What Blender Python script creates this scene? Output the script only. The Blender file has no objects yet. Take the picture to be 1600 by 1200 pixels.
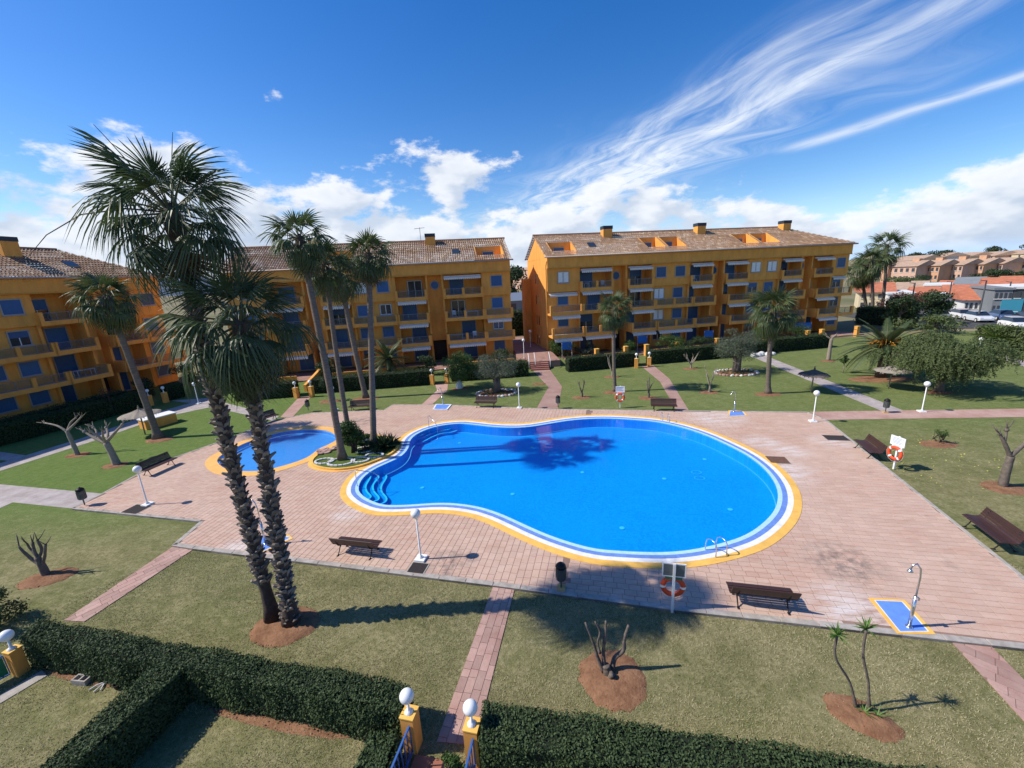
import bpy, bmesh, math, random
import numpy as np
from mathutils import Vector, Matrix, geometry
rnd = random.Random(7)
nr = np.random.default_rng(11)
S = bpy.context.scene
C = S.collection
R = math.radians

# ------------------------------------------------------------------ camera
FPX, CAM_H = 646.0, 10.0
PITCH, ROLL = math.atan(167/646.0), R(2.98)
fw = Vector((0, math.cos(PITCH), -math.sin(PITCH)))
rt0 = Vector((1, 0, 0)); up0 = rt0.cross(fw)
rt = rt0*math.cos(ROLL) - up0*math.sin(ROLL)
up = rt0*math.sin(ROLL) + up0*math.cos(ROLL)
cam = bpy.data.cameras.new('camera'); camo = bpy.data.objects.new('camera', cam); C.objects.link(camo)
cam.sensor_width = 36; cam.sensor_fit = 'HORIZONTAL'; cam.lens = 36*FPX/1600
cam.clip_start = 0.1; cam.clip_end = 20000
mw = Matrix((rt, up, -fw)).transposed().to_4x4(); mw.translation = (0, 0, CAM_H)
camo.matrix_world = mw
S.camera = camo
S.render.resolution_x = 1024; S.render.resolution_y = 768

# ------------------------------------------------------------------ light
SUN_EL, SUN_AZ = R(45), R(-91)          # azimuth from +Y towards +X: the sun stands to the left
sl = bpy.data.lights.new('sun', 'SUN'); so = bpy.data.objects.new('sun', sl); C.objects.link(so)
sl.energy = 3.6; sl.angle = R(0.6); sl.color = (1.0, 0.94, 0.84)
sd = Vector((math.sin(SUN_AZ)*math.cos(SUN_EL), math.cos(SUN_AZ)*math.cos(SUN_EL), math.sin(SUN_EL)))
so.rotation_euler = sd.to_track_quat('Z', 'Y').to_euler(); so.location = (-30, 0, 60)
S.view_settings.view_transform = 'Standard'; S.view_settings.look = 'None'
S.view_settings.exposure = 0.64; S.view_settings.gamma = 1.0; S.view_settings.use_curve_mapping = False

W = bpy.data.worlds.new('World'); S.world = W; W.use_nodes = True
def build_world():
    nt = W.node_tree; nt.nodes.clear(); N = nt.nodes; L = nt.links
    def mth(op, a, b=None, c=None, clamp=False):
        n = N.new('ShaderNodeMath'); n.operation = op; n.use_clamp = clamp
        for i, q in enumerate((a, b, c)):
            if q is None: continue
            if isinstance(q, (int, float)): n.inputs[i].default_value = q
            else: L.new(q, n.inputs[i])
        return n.outputs[0]
    add = lambda a, b: mth('ADD', a, b); sub = lambda a, b: mth('SUBTRACT', a, b); mul = lambda a, b: mth('MULTIPLY', a, b)
    def sstep(x, lo, hi):
        n = N.new('ShaderNodeMapRange'); n.interpolation_type = 'SMOOTHSTEP'
        L.new(x, n.inputs[0])
        for i, q in ((1, lo), (2, hi)):
            if isinstance(q, (int, float)): n.inputs[i].default_value = q
            else: L.new(q, n.inputs[i])
        return n.outputs[0]
    def comb(x, y, z):
        n = N.new('ShaderNodeCombineXYZ')
        for i, q in enumerate((x, y, z)):
            if isinstance(q, (int, float)): n.inputs[i].default_value = q
            else: L.new(q, n.inputs[i])
        return n.outputs[0]
    def noise(vec, scale, detail=8, rough=0.6, dist=0.0):
        n = N.new('ShaderNodeTexNoise'); L.new(vec, n.inputs['Vector'])
        n.inputs['Scale'].default_value = scale; n.inputs['Detail'].default_value = detail
        n.inputs['Roughness'].default_value = rough; n.inputs['Distortion'].default_value = dist
        return n.outputs['Fac']
    tc = N.new('ShaderNodeTexCoord'); sp = N.new('ShaderNodeSeparateXYZ'); L.new(tc.outputs['Generated'], sp.inputs[0])
    x, y, z = sp.outputs
    sky = N.new('ShaderNodeTexSky'); sky.sky_type = 'NISHITA'; sky.sun_disc = False
    sky.sun_elevation = SUN_EL; sky.sun_rotation = SUN_AZ
    sky.air_density = 1.0; sky.dust_density = 0.3; sky.ozone_density = 2.2; sky.altitude = 10
    hs = N.new('ShaderNodeHueSaturation'); L.new(sky.outputs[0], hs.inputs['Color']); hs.inputs['Saturation'].default_value = 1.42; hs.inputs['Value'].default_value = .83; hs.inputs['Hue'].default_value = .512
    mh = N.new('ShaderNodeMix'); mh.data_type = 'RGBA'; L.new(sstep(z, .14, -.02), mh.inputs[0]); L.new(hs.outputs[0], mh.inputs[6]); mh.inputs[7].default_value = (2.6, 4.1, 6.4, 1)
    skyc = mh.outputs[2]
    zc = mth('MAXIMUM', z, 0.035)
    u = mth('DIVIDE', x, zc); v = mth('DIVIDE', y, zc)
    def streak(p0, p1, w0, w1, nsc, stretch, f0=0.12, f1=0.1, seed=0.0, lo=.35, hi=.75):
        dx, dy = p1[0]-p0[0], p1[1]-p0[1]; ln = math.hypot(dx, dy); tx, ty = dx/ln, dy/ln
        ru = sub(u, p0[0]); rv = sub(v, p0[1])
        al = add(mul(ru, tx), mul(rv, ty)); ac = sub(mul(rv, tx), mul(ru, ty))
        wob = noise(comb(mul(al, .7), mul(ac, .7), seed+3), 1.3, 1, .5)
        ac2 = add(ac, mul(sub(wob, .5), w0*1.2))
        a = mth('DIVIDE', al, ln)
        w = add(w0, mul(a, w1-w0)); w = mth('MAXIMUM', w, 0.01)
        q = mth('DIVIDE', ac2, w)
        g = mth('EXPONENT', mul(mul(q, q), -1.0))
        nn = noise(comb(mul(al, 1.0), mul(ac2, stretch), seed), nsc, 5, .60, .12)
        nn = sstep(nn, lo, hi)
        ends = mul(sstep(a, -f0, f0), sstep(a, 1+f1, 1-f1))
        return mul(mul(g, ends), nn)
    cir = streak((0.7, 8.6), (1.98, 1.55), 1.4, .22, 1.4, 4.4, .2, .35, 0.0, .25, .80)
    cir = add(cir, mul(streak((1.05, 7.3), (1.93, 1.75), .42, .07, 2.2, 5.0, .2, .3, 5.0, .2, .6), .75))
    cir = add(cir, mul(streak((.35, 6.2), (1.45, 2.15), .35, .09, 2.2, 5.0, .2, .3, 9.0, .3, .7), .6))
    cir = add(cir, mul(streak((2.66, 4.15), (3.25, 2.25), .15, .09, 2.0, 3.0, .12, .25, 15.0, .1, .55), .85))
    cir = add(cir, mul(streak((1.3, 6.4), (1.75, 4.3), .30, .16, 2.4, 2.0, .2, .2, 21.0, .35, .6), .8))
    veil = mul(sstep(noise(comb(mul(u, 1.0), mul(v, .55), 40.0), .9, 4, .62, 0), .60, .84), .35)
    cir = add(cir, veil)
    cir = mul(cir, sstep(z, .03, .10))
    # heaped clouds low over the horizon
    az = mth('ARCTAN2', x, y); el = mth('ARCSINE', z)
    cv = comb(az, mul(el, 1.9), 2.3)
    n1 = noise(cv, 5.2, 7, .60, 0)
    nb = noise(comb(mul(az, 1.0), mul(el, .5), 7.0), 2.1, 2, .5)
    body = add(n1, mul(sub(nb, .5), .40))
    ceil = sub(.255, mul(sstep(az, .25, .75), .09))
    thr = add(sub(.330, mul(sstep(az, .15, -.25), .045)), mul(mth('POWER', mth('MAXIMUM', mth('DIVIDE', el, ceil), 0.0), 1.6), .27))
    cum = sstep(body, thr, add(thr, .10))
    cvs = comb(add(az, -.045), mul(add(el, .035), 1.9), 2.3)
    n2 = noise(cvs, 5.2, 4, .60, 0)
    lit = sstep(sub(n1, n2), -.10, .12)
    thick = sstep(body, add(thr, .03), add(thr, .30))
    lit2 = sub(add(.42, mul(lit, .62)), mul(thick, .30))
    lit2 = mth('MAXIMUM', mth('MINIMUM', lit2, 1.0), 0.0)
    mx = N.new('ShaderNodeMix'); mx.data_type = 'RGBA'; L.new(lit2, mx.inputs[0])
    mx.inputs[6].default_value = (2.2, 2.8, 3.8, 1); mx.inputs[7].default_value = (5.0, 5.15, 5.4, 1)
    m1 = N.new('ShaderNodeMix'); m1.data_type = 'RGBA'; L.new(mul(cir, .80), m1.inputs[0]); m1.clamp_factor = True
    L.new(skyc, m1.inputs[6]); m1.inputs[7].default_value = (4.4, 4.8, 5.4, 1)
    m2 = N.new('ShaderNodeMix'); m2.data_type = 'RGBA'; L.new(mul(cum, mul(sstep(z, -.01, .03), .96)), m2.inputs[0])
    L.new(m1.outputs[2], m2.inputs[6]); L.new(mx.outputs[2], m2.inputs[7])
    bg = N.new('ShaderNodeBackground'); L.new(m2.outputs[2], bg.inputs[0]); bg.inputs[1].default_value = 0.125
    out = N.new('ShaderNodeOutputWorld'); L.new(bg.outputs[0], out.inputs[0])
build_world()
W.cycles.sampling_method = 'MANUAL'; W.cycles.sample_map_resolution = 512

# ------------------------------------------------------------------ helpers
CP = Vector((0, 0, CAM_H))
def ray(px, py):
    return rt*((px-800)/FPX) + up*((600-py)/FPX) + fw
def g(px, py, z=0.0):                    # surveyed ground position (photograph coordinates -> metres)
    d = ray(px, py); return CP + d*((z-CAM_H)/d.z)
def atd(px, py, Y):
    d = ray(px, py); return CP + d*(Y/d.y)
LZ = -0.08                                # lawn level (the pool deck is level 0)
def gl(px, py): return g(px, py, LZ)

MATS = {}
def mat(name, col, rough=0.8, var=0.0, scale=8.0, col2=None, metal=0.0, spec=0.3, bump=0.0, bscale=40.0, rndv=0.0, detail=6, stretch=None, trans=0.0, coat=0.0):
    if name in MATS: return MATS[name]
    m = bpy.data.materials.new(name); m.use_nodes = True; nt = m.node_tree; N = nt.nodes; L = nt.links
    b = N['Principled BSDF']; b.inputs['Roughness'].default_value = rough; b.inputs['Metallic'].default_value = metal
    b.inputs['Specular IOR Level'].default_value = spec
    if coat: b.inputs['Coat Weight'].default_value = coat
    b.inputs['Base Color'].default_value = (*col, 1)
    src = None
    tc = N.new('ShaderNodeTexCoord'); vec = tc.outputs['Object']
    if stretch:
        mp = N.new('ShaderNodeMapping'); mp.inputs['Scale'].default_value = stretch; L.new(vec, mp.inputs[0]); vec = mp.outputs[0]
    if var > 0 or col2:
        n = N.new('ShaderNodeTexNoise'); n.inputs['Scale'].default_value = scale; n.inputs['Detail'].default_value = detail; n.inputs['Roughness'].default_value = .65
        L.new(vec, n.inputs['Vector'])
        r = N.new('ShaderNodeMapRange'); L.new(n.outputs['Fac'], r.inputs[0]); r.inputs[1].default_value = .32; r.inputs[2].default_value = .68
        mx = N.new('ShaderNodeMix'); mx.data_type = 'RGBA'; L.new(r.outputs[0], mx.inputs[0])
        c2 = col2 or tuple(min(1, c*(1+var)) for c in col); c1 = col if col2 else tuple(c*(1-var) for c in col)
        mx.inputs[6].default_value = (*c1, 1); mx.inputs[7].default_value = (*c2, 1); src = mx.outputs[2]
    if rndv > 0:
        oi = N.new('ShaderNodeObjectInfo')
        hs = N.new('ShaderNodeHueSaturation')
        if src: L.new(src, hs.inputs['Color'])
        else: hs.inputs['Color'].default_value = (*col, 1)
        r2 = N.new('ShaderNodeMapRange'); L.new(oi.outputs['Random'], r2.inputs[0]); r2.inputs[3].default_value = 1-rndv; r2.inputs[4].default_value = 1+rndv
        L.new(r2.outputs[0], hs.inputs['Value']); src = hs.outputs[0]
    if src: L.new(src, b.inputs['Base Color'])
    if bump > 0:
        n2 = N.new('ShaderNodeTexNoise'); n2.inputs['Scale'].default_value = bscale; n2.inputs['Detail'].default_value = 5; L.new(vec, n2.inputs['Vector'])
        bp = N.new('ShaderNodeBump'); bp.inputs['Strength'].default_value = bump; bp.inputs['Distance'].default_value = .02
        L.new(n2.outputs['Fac'], bp.inputs['Height']); L.new(bp.outputs[0], b.inputs['Normal'])
    MATS[name] = m
    return m

def leafmat(name, c1, c2, rough=.5, trans=.25, spec=.4):
    """foliage: colour varies leaf by leaf (a random number stored on each face), some light passes through"""
    if name in MATS: return MATS[name]
    m = bpy.data.materials.new(name); m.use_nodes = True; nt = m.node_tree; N = nt.nodes; L = nt.links
    b = N['Principled BSDF']; out = N['Material Output']
    at = N.new('ShaderNodeAttribute'); at.attribute_name = 'rv'
    oi = N.new('ShaderNodeObjectInfo')
    tcn = N.new('ShaderNodeTexCoord'); pn = N.new('ShaderNodeTexNoise'); pn.inputs['Scale'].default_value = .8; pn.inputs['Detail'].default_value = 2; L.new(tcn.outputs['Object'], pn.inputs['Vector'])
    pm = N.new('ShaderNodeMath'); pm.operation = 'SUBTRACT'; L.new(pn.outputs['Fac'], pm.inputs[0]); pm.inputs[1].default_value = .5
    pa = N.new('ShaderNodeMath'); pa.operation = 'MULTIPLY_ADD'; L.new(pm.outputs[0], pa.inputs[0]); pa.inputs[1].default_value = .9; L.new(at.outputs['Fac'], pa.inputs[2])
    md = N.new('ShaderNodeMath'); md.operation = 'MULTIPLY_ADD'; L.new(oi.outputs['Random'], md.inputs[0]); md.inputs[1].default_value = .3; L.new(pa.outputs[0], md.inputs[2])
    mx = N.new('ShaderNodeMix'); mx.data_type = 'RGBA'; L.new(md.outputs[0], mx.inputs[0])
    mx.inputs[6].default_value = (*c1, 1); mx.inputs[7].default_value = (*c2, 1)
    L.new(mx.outputs[2], b.inputs['Base Color']); b.inputs['Roughness'].default_value = rough; b.inputs['Specular IOR Level'].default_value = spec
    tr = N.new('ShaderNodeBsdfTranslucent'); L.new(mx.outputs[2], tr.inputs[0])
    ms = N.new('ShaderNodeMixShader'); ms.inputs[0].default_value = trans
    L.new(b.outputs[0], ms.inputs[1]); L.new(tr.outputs[0], ms.inputs[2]); L.new(ms.outputs[0], out.inputs[0])
    MATS[name] = m
    return m

def tag(o, label=None, cat=None, group=None, kind=None):
    if label: o['label'] = label
    if cat: o['category'] = cat
    if group: o['group'] = group
    if kind: o['kind'] = kind
    return o
def thing(name, label, cat, loc=(0, 0, 0), rz=0.0, group=None, sc=1.0):
    o = bpy.data.objects.new(name, None); C.objects.link(o); o.empty_display_size = .2
    o.location = loc; o.rotation_euler = (0, 0, rz); o.scale = (sc, sc, sc)
    return tag(o, label, cat, group)
def put(name, me, parent=None, loc=None, rot=None, sc=None):
    o = bpy.data.objects.new(name, me); C.objects.link(o)
    if parent: o.parent = parent
    if loc is not None: o.location = loc
    if rot is not None: o.rotation_euler = rot
    if sc is not None: o.scale = sc if hasattr(sc, '__len__') else (sc, sc, sc)
    return o
def copy_tree(o, parent=None):
    c = o.copy(); C.objects.link(c)
    if parent: c.parent = parent
    for ch in list(o.children): copy_tree(ch, c)
    return c

class MB:
    def __init__(s): s.v = []; s.f = []; s.mi = []
    def add(s, vs, fs, mi=0):
        b = len(s.v); s.v.extend([tuple(q) for q in vs])
        for f in fs: s.f.append(tuple(b+i for i in f)); s.mi.append(mi)
        return s
    def box(s, x0, x1, y0, y1, z0, z1, mi=0):
        return s.add([(x0,y0,z0),(x1,y0,z0),(x1,y1,z0),(x0,y1,z0),(x0,y0,z1),(x1,y0,z1),(x1,y1,z1),(x0,y1,z1)],
                     [(0,3,2,1),(4,5,6,7),(0,1,5,4),(1,2,6,5),(2,3,7,6),(3,0,4,7)], mi)
    def cbox(s, c, sx, sy, sz, mi=0, bev=0.0):
        return s.box(c[0]-sx/2, c[0]+sx/2, c[1]-sy/2, c[1]+sy/2, c[2]-sz/2, c[2]+sz/2, mi)
    def prism(s, poly, z0, z1, mi=0, top=True, bottom=False):      # poly ccw list of (x,y)
        n = len(poly); b = [(p[0], p[1], z0) for p in poly]; t = [(p[0], p[1], z1) for p in poly]
        fs = [(i, (i+1) % n, n+(i+1) % n, n+i) for i in range(n)]
        if top: fs.append(tuple(range(n, 2*n)))
        if bottom: fs.append(tuple(range(n-1, -1, -1)))
        return s.add(b+t, fs, mi)
    def tube(s, pts, rad, n=6, mi=0, cap=True):
        pts = [Vector(p) for p in pts]; k = len(pts)
        if not hasattr(rad, '__len__'): rad = [rad]*k
        vs = []; prev = None
        for i in range(k):
            d = (pts[min(i+1, k-1)]-pts[max(i-1, 0)]).normalized()
            a = prev if prev is not None else (Vector((1, 0, 0)) if abs(d.x) < .9 else Vector((0, 1, 0)))
            a = (a - d*a.dot(d)).normalized(); b = d.cross(a); prev = a
            for j in range(n):
                t = 2*math.pi*j/n; vs.append(pts[i] + (a*math.cos(t)+b*math.sin(t))*rad[i])
        fs = [(i*n+j, i*n+(j+1) % n, (i+1)*n+(j+1) % n, (i+1)*n+j) for i in range(k-1) for j in range(n)]
        if cap: fs.append(tuple(range(n-1, -1, -1))); fs.append(tuple((k-1)*n+j for j in range(n)))
        return s.add(vs, fs, mi)
    def lathe(s, prof, n=16, mi=0, c=(0, 0, 0)):                    # prof [(r,z)...] bottom to top
        vs = [(c[0]+r*math.cos(2*math.pi*j/n), c[1]+r*math.sin(2*math.pi*j/n), c[2]+z) for r, z in prof for j in range(n)]
        k = len(prof)
        fs = [(i*n+j, i*n+(j+1) % n, (i+1)*n+(j+1) % n, (i+1)*n+j) for i in range(k-1) for j in range(n)]
        fs.append(tuple(range(n-1, -1, -1))); fs.append(tuple((k-1)*n+j for j in range(n)))
        return s.add(vs, fs, mi)
    def sphere(s, c, r, n=16, m=10, mi=0):
        return s.lathe([(max(1e-4, r*math.sin(math.pi*i/m)), -r*math.cos(math.pi*i/m)) for i in range(m+1)], n, mi, c)
    def mesh(s, name, mats, smooth=False):
        me = bpy.data.meshes.new(name); me.from_pydata(s.v, [], s.f)
        for m in (mats if isinstance(mats, (list, tuple)) else [mats]): me.materials.append(m)
        if any(s.mi): me.polygons.foreach_set('material_index', s.mi)
        if smooth: me.polygons.foreach_set('use_smooth', [True]*len(me.polygons))
        me.update(); return me
    def build(s, name, mats, parent=None, smooth=False, loc=None, rot=None, sc=None):
        return put(name, s.mesh(name, mats, smooth), parent, loc, rot, sc)

def np_mesh(name, V, F, m, rv=None, smooth=False):
    """fast mesh from arrays: V (n,3), F (k,3|4) ; rv per-face random value"""
    me = bpy.data.meshes.new(name); V = np.asarray(V, np.float32); F = np.asarray(F, np.int32)
    me.vertices.add(len(V)); me.vertices.foreach_set('co', V.ravel())
    k = F.shape[1]; me.loops.add(F.size); me.loops.foreach_set('vertex_index', F.ravel())
    me.polygons.add(len(F)); me.polygons.foreach_set('loop_start', np.arange(0, F.size, k, dtype=np.int32))
    try: me.polygons.foreach_set('loop_total', np.full(len(F), k, np.int32))
    except Exception: pass
    if rv is not None:
        at = me.attributes.new('rv', 'FLOAT', 'FACE'); at.data.foreach_set('value', np.asarray(rv, np.float32))
    for q in (m if isinstance(m, (list, tuple)) else [m]): me.materials.append(q)
    me.polygons.foreach_set('use_smooth', np.full(len(F), bool(smooth)))
    me.update(); me.validate(); return me

def leaves(name, P, size, m, aspect=.5, nrm=None, flat=.0, jit=.4, up_bias=0.0):
    """one rhombic, slightly folded leaf per point"""
    P = np.asarray(P, float); n = len(P)
    if nrm is None: nrm = nr.normal(size=(n, 3))
    else: nrm = np.asarray(nrm, float) + nr.normal(size=(n, 3))*jit
    nrm[:, 2] += up_bias
    nrm /= np.linalg.norm(nrm, axis=1, keepdims=True)+1e-9
    t = nr.normal(size=(n, 3)); t -= nrm*(t*nrm).sum(1, keepdims=True); t /= np.linalg.norm(t, axis=1, keepdims=True)+1e-9
    b = np.cross(nrm, t); s = size*nr.uniform(.65, 1.35, (n, 1))
    V = np.empty((n, 4, 3)); V[:, 0] = P-t*s*.5; V[:, 1] = P+b*s*aspect*.5-nrm*s*.08; V[:, 2] = P+t*s*.5; V[:, 3] = P-b*s*aspect*.5-nrm*s*.08
    F = np.arange(n*4).reshape(n, 4)
    return np_mesh(name, V.reshape(-1, 3), F, m, nr.random(n)*.8)

def inpoly(P, poly):
    P = np.asarray(P, float); x, y = P[:, 0], P[:, 1]; r = np.zeros(len(P), bool); n = len(poly); j = n-1
    for i in range(n):
        xi, yi = poly[i][0], poly[i][1]; xj, yj = poly[j][0], poly[j][1]
        c = ((yi > y) != (yj > y)) & (x < (xj-xi)*(y-yi)/((yj-yi) or 1e-9)+xi); r ^= c; j = i
    return r
def ccw(p):
    a = sum(p[i][0]*p[(i+1) % len(p)][1]-p[(i+1) % len(p)][0]*p[i][1] for i in range(len(p)))
    return p if a > 0 else p[::-1]
def sheet(name, polys, z, m):             # flat sheet: first polygon outer, the others holes
    pv = [[Vector((p[0], p[1], z)) for p in q] for q in polys]
    tris = geometry.tessellate_polygon(pv); vs = [v for q in pv for v in q]
    me = bpy.data.meshes.new(name); fs = []
    for t in tris:
        a, b, c = (vs[i] for i in t)
        fs.append(t if (b-a).cross(c-a).z > 0 else (t[0], t[2], t[1]))
    me.from_pydata([tuple(v) for v in vs], [], fs); me.materials.append(m); me.update()
    return put(name, me)
def catmull(pts, k=6, closed=True):
    n = len(pts); out = []
    for i in range(n if closed else n-1):
        p = [pts[(i+j-1) % n] if closed else pts[max(0, min(n-1, i+j-1))] for j in range(4)]
        for t in (q/k for q in range(k)):
            out.append(tuple(.5*((2*p[1][c]) + (-p[0][c]+p[2][c])*t + (2*p[0][c]-5*p[1][c]+4*p[2][c]-p[3][c])*t*t + (-p[0][c]+3*p[1][c]-3*p[2][c]+p[3][c])*t**3) for c in range(2)))
    if not closed: out.append(tuple(pts[-1][:2]))
    return out
def offset(poly, d):                      # outward for d>0 on a ccw polygon
    n = len(poly); out = []
    for i in range(n):
        a, b = poly[(i-1) % n], poly[(i+1) % n]; tx, ty = b[0]-a[0], b[1]-a[1]; l = math.hypot(tx, ty) or 1
        out.append((poly[i][0]+ty/l*d, poly[i][1]-tx/l*d))
    return out
def smoothp(poly, it=1):
    for _ in range(it):
        n = len(poly); poly = [tuple((poly[i-1][c]+2*poly[i][c]+poly[(i+1) % n][c])/4 for c in range(2)) for i in range(n)]
    return poly
# ------------------------------------------------------------------ surface materials
def posmat(name, build, rough=.85, spec=.25, bump=None):
    m = bpy.data.materials.new(name); m.use_nodes = True; nt = m.node_tree; N = nt.nodes; L = nt.links
    b = N['Principled BSDF']; b.inputs['Roughness'].default_value = rough; b.inputs['Specular IOR Level'].default_value = spec
    geo = N.new('ShaderNodeNewGeometry'); pos = geo.outputs['Position']
    def noise(scale, detail=6, rough=.6, stretch=None, dist=0.0, off=0.0):
        n = N.new('ShaderNodeTexNoise'); n.inputs['Scale'].default_value = scale; n.inputs['Detail'].default_value = detail
        n.inputs['Roughness'].default_value = rough; n.inputs['Distortion'].default_value = dist
        mp = N.new('ShaderNodeMapping'); L.new(pos, mp.inputs[0]); mp.inputs['Location'].default_value = (off, off*.7, 0)
        if stretch: mp.inputs['Rotation'].default_value = (0, 0, stretch[0]); mp.inputs['Scale'].default_value = stretch[1]
        L.new(mp.outputs[0], n.inputs['Vector']); return n.outputs['Fac']
    def ramp(x, lo, hi, a=0.0, c=1.0):
        r = N.new('ShaderNodeMapRange'); L.new(x, r.inputs[0]); r.inputs[1].default_value = lo; r.inputs[2].default_value = hi; r.inputs[3].default_value = a; r.inputs[4].default_value = c
        return r.outputs[0]
    def mix(f, a, c):
        mx = N.new('ShaderNodeMix'); mx.data_type = 'RGBA'
        if isinstance(f, float): mx.inputs[0].default_value = f
        else: L.new(f, mx.inputs[0])
        for i, q in ((6, a), (7, c)):
            if isinstance(q, tuple): mx.inputs[i].default_value = (*q, 1)
            else: L.new(q, mx.inputs[i])
        return mx.outputs[2]
    def near(p, r):                       # round patch about a point on the ground
        d = N.new('ShaderNodeVectorMath'); d.operation = 'DISTANCE'; L.new(pos, d.inputs[0]); d.inputs[1].default_value = (p[0], p[1], 0)
        return ramp(d.outputs['Value'], r, r*.35)
    def mul(a, c):
        n = N.new('ShaderNodeMath'); n.operation = 'MULTIPLY'; n.use_clamp = True
        for i, q in ((0, a), (1, c)):
            if isinstance(q, float): n.inputs[i].default_value = q
            else: L.new(q, n.inputs[i])
        return n.outputs[0]
    def attr(a):
        n = N.new('ShaderNodeAttribute'); n.attribute_name = a; return n.outputs['Fac']
    def objr():
        return N.new('ShaderNodeObjectInfo').outputs['Random']
    class X: pass
    h = X(); h.noise, h.ramp, h.mix, h.near, h.mul, h.attr, h.objr, h.N, h.L = noise, ramp, mix, near, mul, attr, objr, N, L
    L.new(build(h), b.inputs['Base Color'])
    if bump:
        bp = N.new('ShaderNodeBump'); bp.inputs['Strength'].default_value = bump[0]; bp.inputs['Distance'].default_value = .03
        L.new(noise(bump[1], 5), bp.inputs['Height']); L.new(bp.outputs[0], b.inputs['Normal'])
    MATS[name] = m
    return m

AX = R(-13.4)                              # the deck's axis
ex, ey = (math.cos(AX), math.sin(AX)), (-math.sin(AX), math.cos(AX))

WORN = [((1222, 735), 1.9), ((1235, 705), 1.2), ((1120, 652), 2.2), ((1335, 955), 1.5), ((375, 862), 1.4), ((545, 800), 1.0), ((1300, 690), 1.3), ((1190, 690), 1.3)]
DARK = [((733, 871), .5), ((700, 880), 1.1), ((1320, 880), 1.5), ((560, 660), 1.6)]  # dark patches; the first paints the near globe lamp's cast shadow
def deck_col(h):
    c = h.mix(h.ramp(h.noise(.28, 4), .35, .65), (.475, .285, .208), (.53, .365, .28))
    c = h.mix(h.ramp(h.noise(2.2, 6, .7, (AX, (.35, 1.6, 1))), .35, .7), c, (.56, .41, .32))
    n = h.N.new('ShaderNodeMath'); n.operation = 'ADD'; h.L.new(h.attr('rv'), n.inputs[0]); h.L.new(h.objr(), n.inputs[1])
    f = h.N.new('ShaderNodeMath'); f.operation = 'FRACT'; h.L.new(n.outputs[0], f.inputs[0])
    hs = h.N.new('ShaderNodeHueSaturation'); h.L.new(c, hs.inputs['Color']); h.L.new(h.ramp(f.outputs[0], 0, 1, .94, 1.05), hs.inputs['Value']); c = hs.outputs[0]
    c = h.mix(h.mul(h.ramp(h.noise(.55, 8, .7, None, .5, 3), .60, .72), .55), c, (.20, .15, .13))
    wn = h.ramp(h.noise(1.6, 5, .7, (AX, (.4, 2, 1))), .40, .60)
    def union(L_):
        t = None
        for (p, r) in L_:
            q = h.near(g(*p), r)
            if t is None: t = q
            else:
                m_ = h.N.new('ShaderNodeMath'); m_.operation = 'MAXIMUM'; h.L.new(t, m_.inputs[0]); h.L.new(q, m_.inputs[1]); t = m_.outputs[0]
        return t
    c = h.mix(h.mul(h.mul(union(WORN), wn), .8), c, (.66, .60, .57))
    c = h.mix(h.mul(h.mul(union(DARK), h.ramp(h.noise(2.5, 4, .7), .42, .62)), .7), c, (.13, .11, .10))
    c = h.mix(h.mul(h.ramp(h.noise(24, 4, .7), .5, .75), .35), c, (.34, .22, .18))
    return c
m_deck = posmat('stamped_concrete_pink', deck_col, .78, .3, (.25, 30))
m_joint = posmat('deck_joint', lambda h: h.mix(h.ramp(h.noise(1.2), .35, .65), (.20, .125, .098), (.29, .195, .155)), .9)
def path_col(h):
    c = h.mix(h.ramp(h.noise(.6, 6, .7), .35, .68), (.36, .205, .165), (.47, .32, .265))
    hs = h.N.new('ShaderNodeHueSaturation'); h.L.new(c, hs.inputs['Color']); h.L.new(h.ramp(h.objr(), 0, 1, .82, 1.15), hs.inputs['Value'])
    return h.mix(h.mul(h.ramp(h.noise(9, 6, .7), .5, .75), .5), hs.outputs[0], (.25, .17, .14))
m_path = posmat('path_paver_pink', path_col, .82, .25, (.3, 25))
m_greypath = posmat('grey_flagstone_path', lambda h: h.mix(h.ramp(h.noise(1.4, 7, .7), .35, .68), (.30, .255, .235), (.46, .41, .385)), .85, .25, (.4, 8))
m_kerb = posmat('kerb_concrete', lambda h: h.mix(h.ramp(h.noise(3, 7, .7), .35, .7), (.28, .25, .22), (.47, .43, .38)), .9, .2, (.3, 30))
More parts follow.
